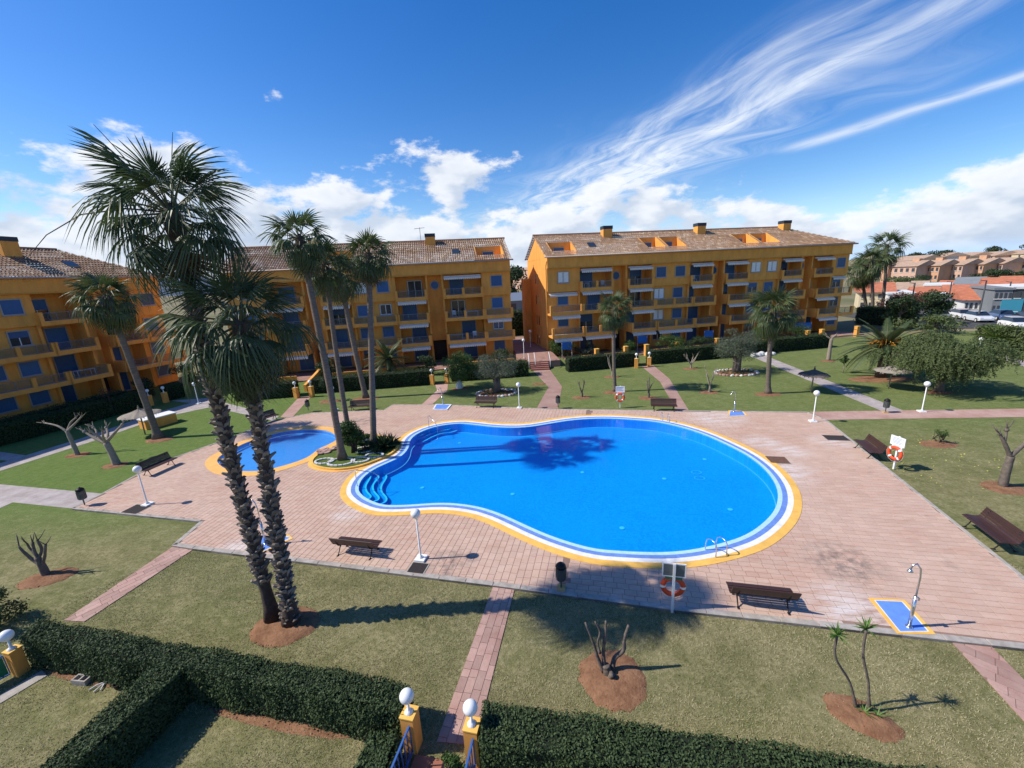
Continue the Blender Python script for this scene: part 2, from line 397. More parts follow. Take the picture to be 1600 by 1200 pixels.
def lawn_col(h):
    dry = h.mix(h.ramp(h.noise(.24, 5, .6, None, .4), .39, .60), (.115, .138, .040), (.255, .222, .108))
    left = h.N.new('ShaderNodeSeparateXYZ'); geo = h.N.new('ShaderNodeNewGeometry'); h.L.new(geo.outputs['Position'], left.inputs[0])
    lush = h.mul(h.ramp(left.outputs[0], -12.0, -20.0), h.ramp(left.outputs[1], 15.0, 20.0))
    dry = h.mix(lush, dry, (.082, .165, .024))
    far = h.ramp(left.outputs[1], 18.0, 26.0)
    dry = h.mix(h.mul(far, .55), dry, (.105, .158, .040))
    dry = h.mix(h.mul(h.mul(h.ramp(left.outputs[1], 13.5, 11.0), h.ramp(left.outputs[0], -9.0, -5.0)), h.ramp(h.noise(.5, 4), .35, .6, .15, .75)), dry, (.29, .245, .135))
    c = h.mix(h.ramp(h.noise(1.6, 8, .72, (R(60), (1, 3.2, 1)), .3), .36, .66), dry, (.31, .275, .145))
    c = h.mix(h.mul(h.ramp(h.noise(1.1, 6, .7, None, .5, 9), .44, .62), .55), c, (.10, .105, .034))
    c = h.mix(h.ramp(h.noise(9, 6, .75), .40, .72), c, (.085, .095, .028))
    fr_ = h.N.new('ShaderNodeMath'); fr_.operation = 'MAXIMUM'; h.L.new(h.mul(lush, .72), fr_.inputs[0]); h.L.new(h.mul(far, .42), fr_.inputs[1])
    c = h.mix(fr_.outputs[0], c, h.mix(h.ramp(h.noise(3.0, 6, .7), .35, .65), (.062, .135, .018), (.115, .19, .04)))
    return h.mix(h.mul(h.ramp(h.noise(38, 3, .7), .52, .72), .6), c, (.34, .31, .165))
m_lawn = posmat('mown_lawn', lawn_col, .95, .1, (.9, 30))
m_soil = posmat('red_soil', lambda h: h.mix(h.ramp(h.noise(2.2, 8, .75), .35, .68), (.16, .078, .042), (.32, .175, .098)), .95, .1, (1.0, 14))
m_ground = posmat('dry_ground', lambda h: h.mix(h.ramp(h.noise(.03, 8, .65), .38, .62), (.13, .135, .06), (.27, .22, .14)), .95, .1)
m_asphalt = posmat('asphalt', lambda h: h.mix(h.ramp(h.noise(.4, 8, .7), .35, .68), (.055, .055, .057), (.10, .098, .095)), .9, .2)
m_terr = posmat('terrace_tile', lambda h: h.mix(h.ramp(h.noise(.8, 6, .7), .35, .68), (.28, .15, .11), (.38, .23, .18)), .8, .25)

# ------------------------------------------------------------------ plan of the garden (metres)
P2 = lambda p, z=0.0: tuple(g(p[0], p[1], z))[:2]
deck = [P2(p) for p in [(112, 795), (159, 771), (245, 724), (357, 685), (425, 657), (487, 645), (599.5, 640.5), (613.7, 632), (690, 632), (870, 639), (1075, 641.5), (1262, 643.5), (1292, 656)]]
deck += [(15.92, 10.98), (15.15, 8.0)] + [P2(p) for p in [(1050, 953), (770, 915), (300, 857.5), (268, 852.5), (312, 815)]]
deck = ccw(deck)
pool_px = [(559.8,763.5),(563.9,750.5),(575.2,739.1),(593.1,728.6),(617.5,718),(632.1,708.3),(639.4,696.9),(640.5,688.7),(648.4,679.8),(666.2,670.9),(690.6,664.4),(715,662.0),(728,662.1),(756,665.3),(784.4,667.8),(821.9,667.6),(859.4,661.6),(896.9,655.9),(943.8,653.5),(985,655.5),(1025,658.8),(1064,667.2),(1102,679.4),(1139,696.3),(1167.5,711.3),(1192,730),(1208.8,750.6),(1215.9,771.3),(1212.5,791.9),(1201,808.8),(1178.8,827.5),(1148.8,842.5),(1091,857.2),(1044,862.3),(1007,862.4),(960,860),(921,855.6),(865,838.8),(820,819.6),(786,803.9),(752.5,792.6),(718.8,787),(685,785.4),(640,788.5),(609.4,789.2),(593,787),(575,779.7),(564,771.6)]
pool = smoothp(ccw(catmull([P2(p, .02) for p in pool_px], 4)), 3)
kid_px = [(338.9,720.3),(346,711),(361.6,703),(385,691.4),(422.5,679),(450.6,672.7),(481.9,670.6),(510,672.7),(525.6,680.5),(526,686.7),(513,694.5),(497.5,701.6),(483.4,712.5),(466,720.3),(435,729.7),(403.8,735.6),(372.5,735.6),(350.6,731.3)]
kid = smoothp(ccw(catmull([P2(p, .02) for p in kid_px], 6)), 2)
isl_px = [(489.6,713.8),(485,723),(493.8,729),(517.5,732.8),(541,731.6),(565,727),(588.8,718.6),(612.5,707.9),(622,697.2),(620,688),(602,681),(575,678),(552,681),(538,687),(518,698),(502,706)]
isl = smoothp(ccw(catmull([P2(p, .12) for p in isl_px], 4)), 2)

FAR = 6000
def ngon(r, n=64): return [(r*math.cos(2*math.pi*i/n), r*math.sin(2*math.pi*i/n)+40) for i in range(n)]
deck_in = offset(deck, -.06)
gr = sheet('ground', [ngon(FAR), deck_in], LZ-.03, m_ground); tag(gr, kind='structure')
lawn_poly = [(-47, 2), (24, -1), (60, 6), (78, 30), (82, 50), (60, 55), (20, 53), (-2, 52), (-40, 47), (-52, 34)]
lw = sheet('lawn', [ccw(lawn_poly), deck_in], LZ, m_lawn); tag(lw, kind='structure')

slab = sheet('pool_deck', [deck, offset(pool, .3), offset(kid, .25)], 0.0, m_joint); tag(slab, kind='structure')
# sides of the raised deck
mb = MB(); n = len(deck)
for i in range(n):
    a, b = deck[i], deck[(i+1) % n]
    mb.add([(a[0], a[1], LZ-.05), (b[0], b[1], LZ-.05), (b[0], b[1], 0), (a[0], a[1], 0)], [(0, 1, 2, 3)])
mb.build('deck_edge', m_kerb, slab)
def strip(poly, d0, d1, z0, z1, closed=True, wall_in=None, wall_out=None):
    mb = MB(); a = offset(poly, d0); b = offset(poly, d1); n = len(poly)
    for i in range(n if closed else n-1):
        j = (i+1) % n
        mb.add([(*a[i], z0), (*b[i], z1), (*b[j], z1), (*a[j], z0)], [(0, 1, 2, 3)])
        if wall_out is not None: mb.add([(*b[i], z1), (*b[i], wall_out), (*b[j], wall_out), (*b[j], z1)], [(0, 1, 2, 3)])
        if wall_in is not None: mb.add([(*a[j], z0), (*a[j], wall_in), (*a[i], wall_in), (*a[i], z0)], [(0, 1, 2, 3)])
    return mb
# kerb stones along the straight deck edges (each its own piece)
def kerb_run(a, b, w=.22, name='kerb_stone', parent=None, z1=.016, L0=1.0, m=None):
    a = Vector((a[0], a[1], 0)); b = Vector((b[0], b[1], 0)); d = b-a; ln = d.length; k = max(1, round(ln/L0)); ang = math.atan2(d.y, d.x)
    key = ('kerb', round(ln/k, 3), w, z1)
    if key not in MESH:
        l = ln/k-.012; q = MB(); q.box(0.006, l, 0, w, LZ-.05, z1-.012); q.add([(.006, 0, z1-.012), (l, 0, z1-.012), (l, w, z1-.012), (.006, w, z1-.012), (.016, .01, z1), (l-.01, .01, z1), (l-.01, w-.01, z1), (.016, w-.01, z1)], [(0, 1, 5, 4), (1, 2, 6, 5), (2, 3, 7, 6), (3, 0, 4, 7), (4, 5, 6, 7)])
        MESH[key] = q.mesh(name, m or m_kerb)
    for i in range(k):
        p = a+d*(i/k); put(name, MESH[key], parent, (p.x, p.y, 0), (0, 0, ang))
MESH = {}
for i in range(n):
    a, b = deck[i], deck[(i+1) % n]
    if math.hypot(b[0]-a[0], b[1]-a[1]) > .8: kerb_run(a, b, .2 if a[1] < 17 and b[1] < 17 else .14, parent=slab)

# deck slabs: stamped rows along the deck's short axis
TW, TL, GAP = .25, .38, .013
us = [p[0]*ex[0]+p[1]*ex[1] for p in deck]; vs_ = [p[0]*ey[0]+p[1]*ey[1] for p in deck]
SPLIT = g(884, 885); US = SPLIT.x*ex[0]+SPLIT.y*ex[1]      # courses turn at the long joint
cand = []                                  # (u, v, du, dv, turned)
def courses(lo, hi, lo2, hi2, turned):
    for i in range(int(lo/TW)-1, int(hi/TW)+2):
        off = rnd.random()*TL
        for j in range(int(lo2/TL)-2, int(hi2/TL)+2):
            q = (i*TW, j*TL+off); cand.append((q[1], q[0], TL, TW, 1) if turned else (q[0], q[1], TW, TL, 0))
courses(min(us), US, min(vs_), max(vs_), 0); courses(min(vs_), max(vs_), US, max(us), 1)
cand = np.array(cand)
def uv2xy(u, v): return np.stack([u*ex[0]+v*ey[0], u*ex[1]+v*ey[1]], 1)
ok = np.where(cand[:, 4] == 1, cand[:, 0] >= US-.02, cand[:, 0]+cand[:, 2] <= US+.20)
ok &= ~((cand[:, 4] == 0) & (cand[:, 0]+cand[:, 2] > US+.01))
dpoly = offset(deck, -.06); ppoly = offset(pool, .42); kpoly = offset(kid, .34)
def fits(cd):
    r = np.ones(len(cd), bool)
    for fu in (0, 1):
        for fv in (0, 1):
            c = uv2xy(cd[:, 0]+fu*cd[:, 2], cd[:, 1]+fv*cd[:, 3]); r &= inpoly(c, dpoly) & ~inpoly(c, ppoly) & ~inpoly(c, kpoly)
    return r
whole = fits(cand); cut = cand[ok & ~whole]; cand = cand[ok & whole]
parts_ = []                                # tiles cut at the edges
for k in range(3):
    q = cut.copy(); lng = np.where(q[:, 4] == 1, 0, 1)
    for ax in (0, 1):
        mk = lng == ax; q[mk, 2+ax] = cut[mk, 2+ax]/3; q[mk, ax] = cut[mk, ax]+k*cut[mk, 2+ax]/3
    q[:, 4] = 2; parts_.append(q[fits(q)])
cand = np.vstack([cand]+parts_)
cxy = uv2xy(cand[:, 0]+cand[:, 2]/2, cand[:, 1]+cand[:, 3]/2)
vis = (np.abs(cxy[:, 0]) < 1.25*cxy[:, 1])
order = np.argsort(np.where(vis & (cand[:, 4] < 2), np.hypot(cxy[:, 0], cxy[:, 1]), 1e6))
TZ = .008
def tile_v(u, v, w, l):
    b = .003; gp = GAP/2
    q = [(u+gp, v+gp), (u+w-gp, v+gp), (u+w-gp, v+l-gp), (u+gp, v+l-gp)]
    t = [(u+gp+b, v+gp+b), (u+w-gp-b, v+gp+b), (u+w-gp-b, v+l-gp-b), (u+gp+b, v+l-gp-b)]
    return q, t
TF = [(4, 5, 6, 7), (0, 1, 5, 4), (1, 2, 6, 5), (2, 3, 7, 6), (3, 0, 4, 7)]
tms = []
for (w, l) in ((TW, TL), (TL, TW)):
    q, t = tile_v(0, 0, w, l); tms.append(MB().add([(*p, .0005) for p in q]+[(*p, TZ) for p in t], TF).mesh('deck_tile', m_deck))
for k in order[:300]:
    x, y = uv2xy(cand[k:k+1, 0], cand[k:k+1, 1])[0]
    put('deck_tile', tms[int(cand[k, 4])], slab, (x, y, rnd.uniform(-.001, .001)), (0, 0, AX))
V = []; F = []; rv = []
for k in order[300:]:
    q, t = tile_v(cand[k, 0], cand[k, 1], cand[k, 2], cand[k, 3]); b = len(V); z = TZ+rnd.uniform(-.0005, .0005)
    V += [(p[0]*ex[0]+p[1]*ey[0], p[0]*ex[1]+p[1]*ey[1], .0005) for p in q]+[(p[0]*ex[0]+p[1]*ey[0], p[0]*ex[1]+p[1]*ey[1], z) for p in t]
    F += [tuple(b+i for i in f) for f in TF]; r = rnd.random(); rv += [r]*5
o = put('deck_tiles', np_mesh('deck_tiles', V, F, m_deck, rv), slab); tag(o, kind='stuff')

# ------------------------------------------------------------------ pools
m_lblue = mat('edge_tile_light_blue', (.42, .66, .88), .35, .10, 6, spec=.5)
m_bband = mat('overflow_grate_blue', (.14, .25, .58), .5, .16, 5)
m_wband = mat('coping_white', (.74, .73, .70), .6, .12, 2.5)
m_yband = mat('coping_ochre', (.78, .45, .10), .65, .14, 2.0)
m_oband = mat('kid_coping_ochre', (.80, .43, .12), .65, .10, 2.0)
def mosaic(name, c1, c2, sc, grout):
    def f(h):
        br = h.N.new('ShaderNodeTexBrick'); geo = h.N.new('ShaderNodeNewGeometry'); h.L.new(geo.outputs['Position'], br.inputs['Vector'])
        br.inputs['Scale'].default_value = sc; br.inputs['Color1'].default_value = (*c1, 1); br.inputs['Color2'].default_value = (*c2, 1); br.inputs['Mortar'].default_value = (*grout, 1)
        br.inputs['Mortar Size'].default_value = .012; br.offset = 0; br.inputs['Brick Width'].default_value = .5; br.inputs['Row Height'].default_value = .5
        n = h.noise(.35, 3); return h.mix(h.ramp(n, .35, .7, 0.0, .45), br.outputs['Color'], c2)
    return posmat(name, f, .35, .5)
m_basin = mosaic('pool_mosaic', (.045, .37, .84), (.075, .48, .90), 6.0, (.05, .34, .80))
m_kbasin = mosaic('kid_pool_mosaic', (.27, .50, .82), (.21, .42, .78), 4.0, (.40, .58, .82))
m_nose = mat('step_nosing_pale', (.62, .86, .95), .5)
def watermat(name, tint, bscale, bstr):
    m = bpy.data.materials.new(name); m.use_nodes = True; nt = m.node_tree; N = nt.nodes; L = nt.links
    N.remove(N['Principled BSDF']); out = N['Material Output']
    tr = N.new('ShaderNodeBsdfTransparent'); tr.inputs[0].default_value = (*tint, 1)
    gl_ = N.new('ShaderNodeBsdfGlossy'); gl_.inputs['Roughness'].default_value = .03
    fr = N.new('ShaderNodeFresnel'); fr.inputs[0].default_value = 1.33
    geo = N.new('ShaderNodeNewGeometry'); n = N.new('ShaderNodeTexNoise'); n.inputs['Scale'].default_value = bscale; n.inputs['Detail'].default_value = 3
    L.new(geo.outputs['Position'], n.inputs['Vector'])
    bp = N.new('ShaderNodeBump'); bp.inputs['Strength'].default_value = bstr; bp.inputs['Distance'].default_value = .03; L.new(n.outputs['Fac'], bp.inputs['Height'])
    L.new(bp.outputs[0], gl_.inputs['Normal']); L.new(bp.outputs[0], fr.inputs['Normal'])
    ms = N.new('ShaderNodeMixShader'); L.new(fr.outputs[0], ms.inputs[0]); L.new(tr.outputs[0], ms.inputs[1]); L.new(gl_.outputs[0], ms.inputs[2]); L.new(ms.outputs[0], out.inputs[0])
    return m
m_water = watermat('pool_water', (.22, .82, .99), 2.6, .22)
m_kwater = watermat('kid_pool_water', (.50, .80, .97), 3.0, .12)

def basin(name, poly, depth, mb_, z_in):
    o = sheet(name, [offset(poly, -.03)], -depth, mb_); tag(o, kind='structure')
    w = MB(); n = len(poly)
    for i in range(n):
        a, b = poly[i], poly[(i+1) % n]
        w.add([(*b, -depth), (*a, -depth), (*a, z_in), (*b, z_in)], [(3, 2, 1, 0)])
    w.build('basin_wall', mb_, o)
    return o
pb = basin('pool_basin', pool, .64, m_basin, .02)
for nm, d0, d1, z0, z1, m in [('edge_tile_band', 0, .17, .018, .02, m_lblue), ('overflow_grate', .17, .37, .022, .022, m_bband), ('coping_white_band', .37, .58, .026, .026, m_wband), ('coping_ochre_band', .58, .88, .026, .022, m_yband)]:
    strip(pool, d0, d1, z0, z1, wall_out=-.02, wall_in=-.02).build(nm, m, pb)
wt = sheet('pool_water', [pool], -.035, m_water); tag(wt, kind='structure')
kb = basin('kid_pool_basin', kid, .28, m_kbasin, .02)
strip(kid, 0, .62, .022, .022, wall_out=-.02, wall_in=-.02).build('coping_ochre_band', m_oband, kb)
kw = sheet('kid_pool_water', [kid], -.05, m_kwater); tag(kw, kind='structure')

# entry steps: three scalloped treads at each of two corners
Z1 = lambda p: (520+p[0]/6.154, 640+p[1]/6.154)
def steps(curves, outs, tops):
    for c, z in zip(curves, tops):
        e = catmull([P2(Z1(p), z) for p in c], 6, False)
        out = [P2(Z1(p), 0) for p in outs]
        poly = e+out
        q = MB(); q.prism(ccw(poly), -.64, z); st = q.build('entry_step', m_basin, pb)
        nz = MB(); k = len(e)
        for i in range(k-1):
            a, b = Vector((*e[i], 0)), Vector((*e[i+1], 0)); d = (b-a).normalized(); nn = Vector((-d.y, d.x, 0))*.045
            nz.add([(*(a-nn)[:2], z+.006), (*(b-nn)[:2], z+.006), (*(b+nn)[:2], z+.006), (*(a+nn)[:2], z+.006)], [(0, 1, 2, 3)])
        nz.build('nosing', m_nose, st)
steps([[(490, 610), (515, 650), (470, 730), (470, 790), (515, 850), (500, 890), (440, 912)],
       [(410, 620), (440, 650), (390, 720), (392, 780), (440, 840), (430, 870), (370, 888)],
       [(340, 632), (362, 650), (318, 730), (325, 785), (365, 835), (330, 862), (300, 850)]],
      [(330, 905), (200, 800), (210, 690), (300, 590), (430, 535)], [-.46, -.30, -.14])
steps([[(760, 325), (860, 310), (950, 265), (1040, 230), (1150, 215), (1210, 185), (1205, 140)],
       [(745, 290), (850, 272), (930, 235), (1010, 205), (1110, 190), (1165, 165), (1160, 140)],
       [(760, 268), (840, 248), (900, 215), (1000, 180), (1080, 168), (1120, 152), (1110, 142)]],
      [(1150, 105), (1000, 120), (850, 165), (720, 230), (690, 300)], [-.46, -.30, -.14])
# ladder rails, hand rails
m_steel = mat('stainless_steel', (.62, .64, .66), .22, metal=.9)
def rail(name, label, cat, pts, r=.022, extra=None, n=8):
    t = thing(name, label, cat, pts[0][0])
    for p in pts:
        MB().tube([Vector(q)-Vector(pts[0][0]) for q in p], r, n).build('rail', m_steel, t, True)
    for e in (extra or []): MB().tube([Vector(q)-Vector(pts[0][0]) for q in e], .018, 6).build('rung', m_steel, t, True)
    return t
def ladder(pa, pb_, inward, label):
    a = Vector((*P2(pa), 0)); b = Vector((*P2(pb_), 0)); w = Vector((*inward, 0)).normalized()
    ps = []
    for q in (a, b):
        ps.append([q-w*.05+Vector((0, 0, 0)), q-w*.05+Vector((0, 0, .44))]+[q+w*(.17-.22*math.cos(t))+Vector((0, 0, .44+.15*math.sin(t))) for t in (.5, 1.0, 1.57, 2.1, 2.7)]+[q+w*.42+Vector((0, 0, .30)), q+w*.46+Vector((0, 0, -.6))])
    rungs = [[a+w*.45+Vector((0, 0, z)), b+w*.45+Vector((0, 0, z))] for z in (-.15, -.35, -.55)]
    return rail('pool_ladder', label, 'pool ladder', ps, .019, rungs)
ladder((1116.5, 870.5), (1133, 867.5), (-.35, .94), 'steel pool ladder at the near edge beside the lifebuoy sign')
ladder((1033, 656.5), (1043, 658.5), (-.1, -1), 'steel pool ladder at the far edge in front of a bench')
a = Vector((*P2((558.5, 760)), 0)); b = Vector((*P2((592, 761), -.3), 0))
rail('hand_rail', 'bent steel hand rail over the left pool steps', 'hand rail', [[a, a+Vector((0, 0, .8)), a+Vector((.1, .02, .9)), b+Vector((-.2, 0, .55)), b+Vector((0, 0, .4)), b+Vector((0, 0, -.6))]], .02)
a = Vector((*P2((670.5, 668)), 0)); b = Vector((*P2((684, 680), -.3), 0))
rail('hand_rail', 'thin steel hand rail over the far pool steps', 'hand rail', [[a, a+Vector((0, 0, .85)), a+Vector((.1, -.08, .92)), b+Vector((-.1, .1, .55)), b+Vector((0, 0, .4)), b+Vector((0, 0, -.6))]], .02)

# ------------------------------------------------------------------ paths
def in_polys(P, polys):
    r = np.zeros(len(P), bool)
    for q in polys: r |= inpoly(P, q)
    return r
PATHS = []
def path(name, px, m, z=LZ+.012, kind='structure'):
    poly = ccw([P2(p, LZ) for p in px]); PATHS.append(poly)
    o = MB().prism(poly, LZ-.04, z, 0).build(name, m); tag(o, kind=kind); return o, poly
def paved(name, px, along, bw, bl, lim=300, m=m_path):
    """path with its pavers laid as single pieces in broken courses along the given axis"""
    o, poly = path(name, px, m_joint)
    ca, sa = math.cos(along), math.sin(along)
    P = [(p[0]*ca+p[1]*sa, -p[0]*sa+p[1]*ca) for p in poly]
    u0, u1 = min(p[0] for p in P), max(p[0] for p in P); v0, v1 = min(p[1] for p in P), max(p[1] for p in P)
    z = LZ+.012; pc = []
    i = 0; v = v0
    while v < v1:
        uu = u0-rnd.random()*bl
        while uu < u1:
            l = bl*rnd.choice((.55, 1, 1, 1.25)); a0, a1, b0, b1 = max(uu, u0-1)+.006, uu+l-.006, v+.006, v+bw-.006
            pc.append((a0, a1, b0, b1)); uu += l
        v += bw
    pin = offset(poly, .03)
    cnt = 0
    for (a0, a1, b0, b1) in pc:
        # clip the paver against the path outline (convex outlines)
        q = [(a0, b0), (a1, b0), (a1, b1), (a0, b1)]
        n = len(P)
        for k in range(n):
            A, B = P[k], P[(k+1) % n]; out = []
            for s in range(len(q)):
                c, d = q[s], q[(s+1) % len(q)]
                fc = (B[0]-A[0])*(c[1]-A[1])-(B[1]-A[1])*(c[0]-A[0]); fd = (B[0]-A[0])*(d[1]-A[1])-(B[1]-A[1])*(d[0]-A[0])
                if fc >= 0: out.append(c)
                if (fc >= 0) != (fd >= 0):
                    t = fc/(fc-fd); out.append((c[0]+(d[0]-c[0])*t, c[1]+(d[1]-c[1])*t))
            q = out
            if len(q) < 3: break
        if len(q) < 3: continue
        ar = abs(sum(q[s][0]*q[(s+1) % len(q)][1]-q[(s+1) % len(q)][0]*q[s][1] for s in range(len(q))))/2
        if ar < .004: continue
        w = [(p[0]*ca-p[1]*sa, p[0]*sa+p[1]*ca) for p in q]; c = (sum(p[0] for p in w)/len(w), sum(p[1] for p in w)/len(w))
        w = [(p[0]-c[0], p[1]-c[1]) for p in w]
        MB().prism(ccw(w), 0, .012+rnd.uniform(0, .003)).build('paver', m, o, loc=(c[0], c[1], z)); cnt += 1
    return o
paved('garden_path', [(770, 917), (804, 921.5), (742, 1165), (682, 1160)], R(76.6), .22, .42)
paved('garden_path', [(272, 853.5), (303, 858.5), (132, 972), (100, 970)], R(55), .24, .5)
paved('garden_path', [(1485, 1002), (1547, 1009), (1660, 1125), (1600, 1128)], R(-48), .30, .6)
path('garden_path', [(-60, 750), (0, 757), (160, 771.5), (112, 794.5), (20, 785), (-60, 822), (-60, 790), (0, 783)], m_greypath)
path('garden_path', [(-40, 748), (0, 736), (150, 688), (250, 653), (330, 636), (425, 657), (436, 651), (350, 629), (318, 624), (240, 646), (140, 681), (0, 724), (-40, 735)], m_greypath)
path('garden_path', [(0, 706), (58, 714), (66, 712), (40, 722), (0, 719)], m_greypath, LZ+.009)
path('garden_path', [(467, 621), (487, 619), (457, 652), (438, 652)], m_path)
path('garden_path', [(680, 601), (700, 599), (699, 610), (676, 631.5), (659, 632), (683, 610)], m_path)
path('garden_path', [(832, 578), (858, 576), (878, 604), (872, 638.5), (839, 637.5), (857, 605)], m_path)
path('garden_path', [(1003, 573), (1021, 571), (1046, 592), (1076, 641), (1057, 641), (1031, 596)], m_path)
path('garden_path', [(1265, 643.5), (1720, 637), (1720, 650), (1292, 656)], m_path)
path('garden_path', [(1180, 559.5), (1196, 556), (1412, 642), (1380, 643)], m_greypath, LZ+.016)
path('garden_path', [(1530, 548), (1545, 547), (1680, 590), (1680, 602)], m_greypath)
path('garden_path', [(266, 626), (330, 622), (345, 630), (318, 632)], m_greypath, LZ+.018)

# soil rings under trees
m_clod = leafmat('soil_clod', (.10, .05, .028), (.36, .23, .14), .95, 0.0, .1)
SOIL = []
def soil(px, py, rx, ry=None, rot=0.0, h=.05, z=LZ, n=28):
    c = g(px, py, z); ry = ry or rx; pts = []
    for i in range(n):
        t = 2*math.pi*i/n; k = 1+rnd.uniform(-.07, .07); a, b = rx*k*math.cos(t), ry*k*math.sin(t)
        pts.append((c.x+a*math.cos(rot)-b*math.sin(rot), c.y+a*math.sin(rot)+b*math.cos(rot)))
    SOIL.append(pts); q = MB()
    rings = [pts]+[[(c.x+(p[0]-c.x)*s, c.y+(p[1]-c.y)*s) for p in pts] for s in (.82, .45)]
    zs = [z+.004, z+h*.75+.004, z+h+.004]
    vv = [(p[0], p[1], zs[k]+(rnd.uniform(-.012, .012) if k else 0)) for k, r_ in enumerate(rings) for p in r_]+[(c.x, c.y, z+h+.01)]
    ff = [(k*n+i, k*n+(i+1) % n, (k+1)*n+(i+1) % n, (k+1)*n+i) for k in range(2) for i in range(n)]+[(2*n+i, 2*n+(i+1) % n, 3*n) for i in range(n)]
    o = q.add(vv, ff).build('soil_bed', m_soil, None, True); tag(o, kind='structure')
    if c.y < 26:                           # clods and bits of litter on the bare earth
        nc = int(90*rx*ry*3)+20; a = nr.uniform(0, 6.283, nc); r_ = np.sqrt(nr.random(nc))*1.04
        X_, Y_ = r_*rx*np.cos(a), r_*ry*np.sin(a); P = np.c_[c.x+X_*math.cos(rot)-Y_*math.sin(rot), c.y+X_*math.sin(rot)+Y_*math.cos(rot), z+.01+h*np.clip(1.15-r_, 0, .9)]
        s_ = nr.uniform(.006, .026, (nc, 1, 1)); base = np.array([(1, 0, 0), (-.5, .87, 0), (-.5, -.87, 0), (0, 0, .9)]); V_ = P[:, None, :]+base[None]*s_*nr.uniform(.6, 1.4, (nc, 4, 3))
        F_ = (np.arange(nc)[:, None, None]*4+np.array([(0, 1, 3), (1, 2, 3), (2, 0, 3)])[None]).reshape(-1, 3)
        k_ = put('soil_clods', np_mesh('soil_clods', V_.reshape(-1, 3), F_, m_clod, np.repeat(nr.random(nc), 3)), o); tag(k_, kind='stuff')
    return c
# ------------------------------------------------------------------ apartment buildings
m_ochre = mat('ochre_render', (.76, .345, .075), .9, .14, 1.6, bump=.12, bscale=60, detail=8, stretch=(1, 1, .3))
m_ochre_d = mat('ochre_trim', (.60, .285, .055), .9, .08, 1.5)
m_slabedge = mat('balcony_floor', (.50, .40, .30), .85, .1, 3)
m_white = mat('white_paint', (.78, .78, .76), .5, .05, 4)
m_awn = mat('awning_cloth', (.74, .66, .56), .85, .07, 3)
m_blue = mat('blue_shutter', (.020, .098, .26), .45, .16, 1.2, spec=.5, rndv=.25)
m_frame = mat('window_surround', (.36, .33, .30), .7)
m_dglass = mat('dark_glass', (.03, .04, .05), .08, spec=.8)
m_railm = mat('rail_metal', (.16, .19, .24), .4, metal=.6)
m_chcap = mat('chimney_cap_slate', (.025, .04, .06), .5)
m_ridge = mat('ridge_tile', (.26, .14, .085), .9, .2, 4)
def rooftilemat():
    def f(h):
        vt = h.N.new('ShaderNodeTexWhiteNoise'); vt.noise_dimensions = '2D'
        c = h.N.new('ShaderNodeAttribute'); c.attribute_name = 'rv'
        c1 = h.mix(h.ramp(c.outputs['Fac'], 0, 1), (.24, .145, .088), (.38, .25, .158))
        c1 = h.mix(h.ramp(c.outputs['Fac'], .86, .97), c1, (.47, .36, .25))
        return h.mix(h.mul(h.ramp(h.noise(.35, 5), .4, .7), .5), c1, (.22, .15, .11))
    return posmat('clay_roof_tiles', f, .9, .15)
m_roof = rooftilemat()
def glassmat(name, tint, op):
    m = bpy.data.materials.new(name); m.use_nodes = True; nt = m.node_tree; N = nt.nodes; L = nt.links
    out = N['Material Output']; b = N['Principled BSDF']; b.inputs['Base Color'].default_value = (*tint, 1); b.inputs['Roughness'].default_value = .1
    tr = N.new('ShaderNodeBsdfTransparent'); tr.inputs[0].default_value = (.86, .88, .88, 1); ms = N.new('ShaderNodeMixShader'); ms.inputs[0].default_value = op
    L.new(tr.outputs[0], ms.inputs[1]); L.new(b.outputs[0], ms.inputs[2]); L.new(ms.outputs[0], out.inputs[0]); return m
m_rglass = glassmat('railing_glass', (.30, .30, .28), .10)

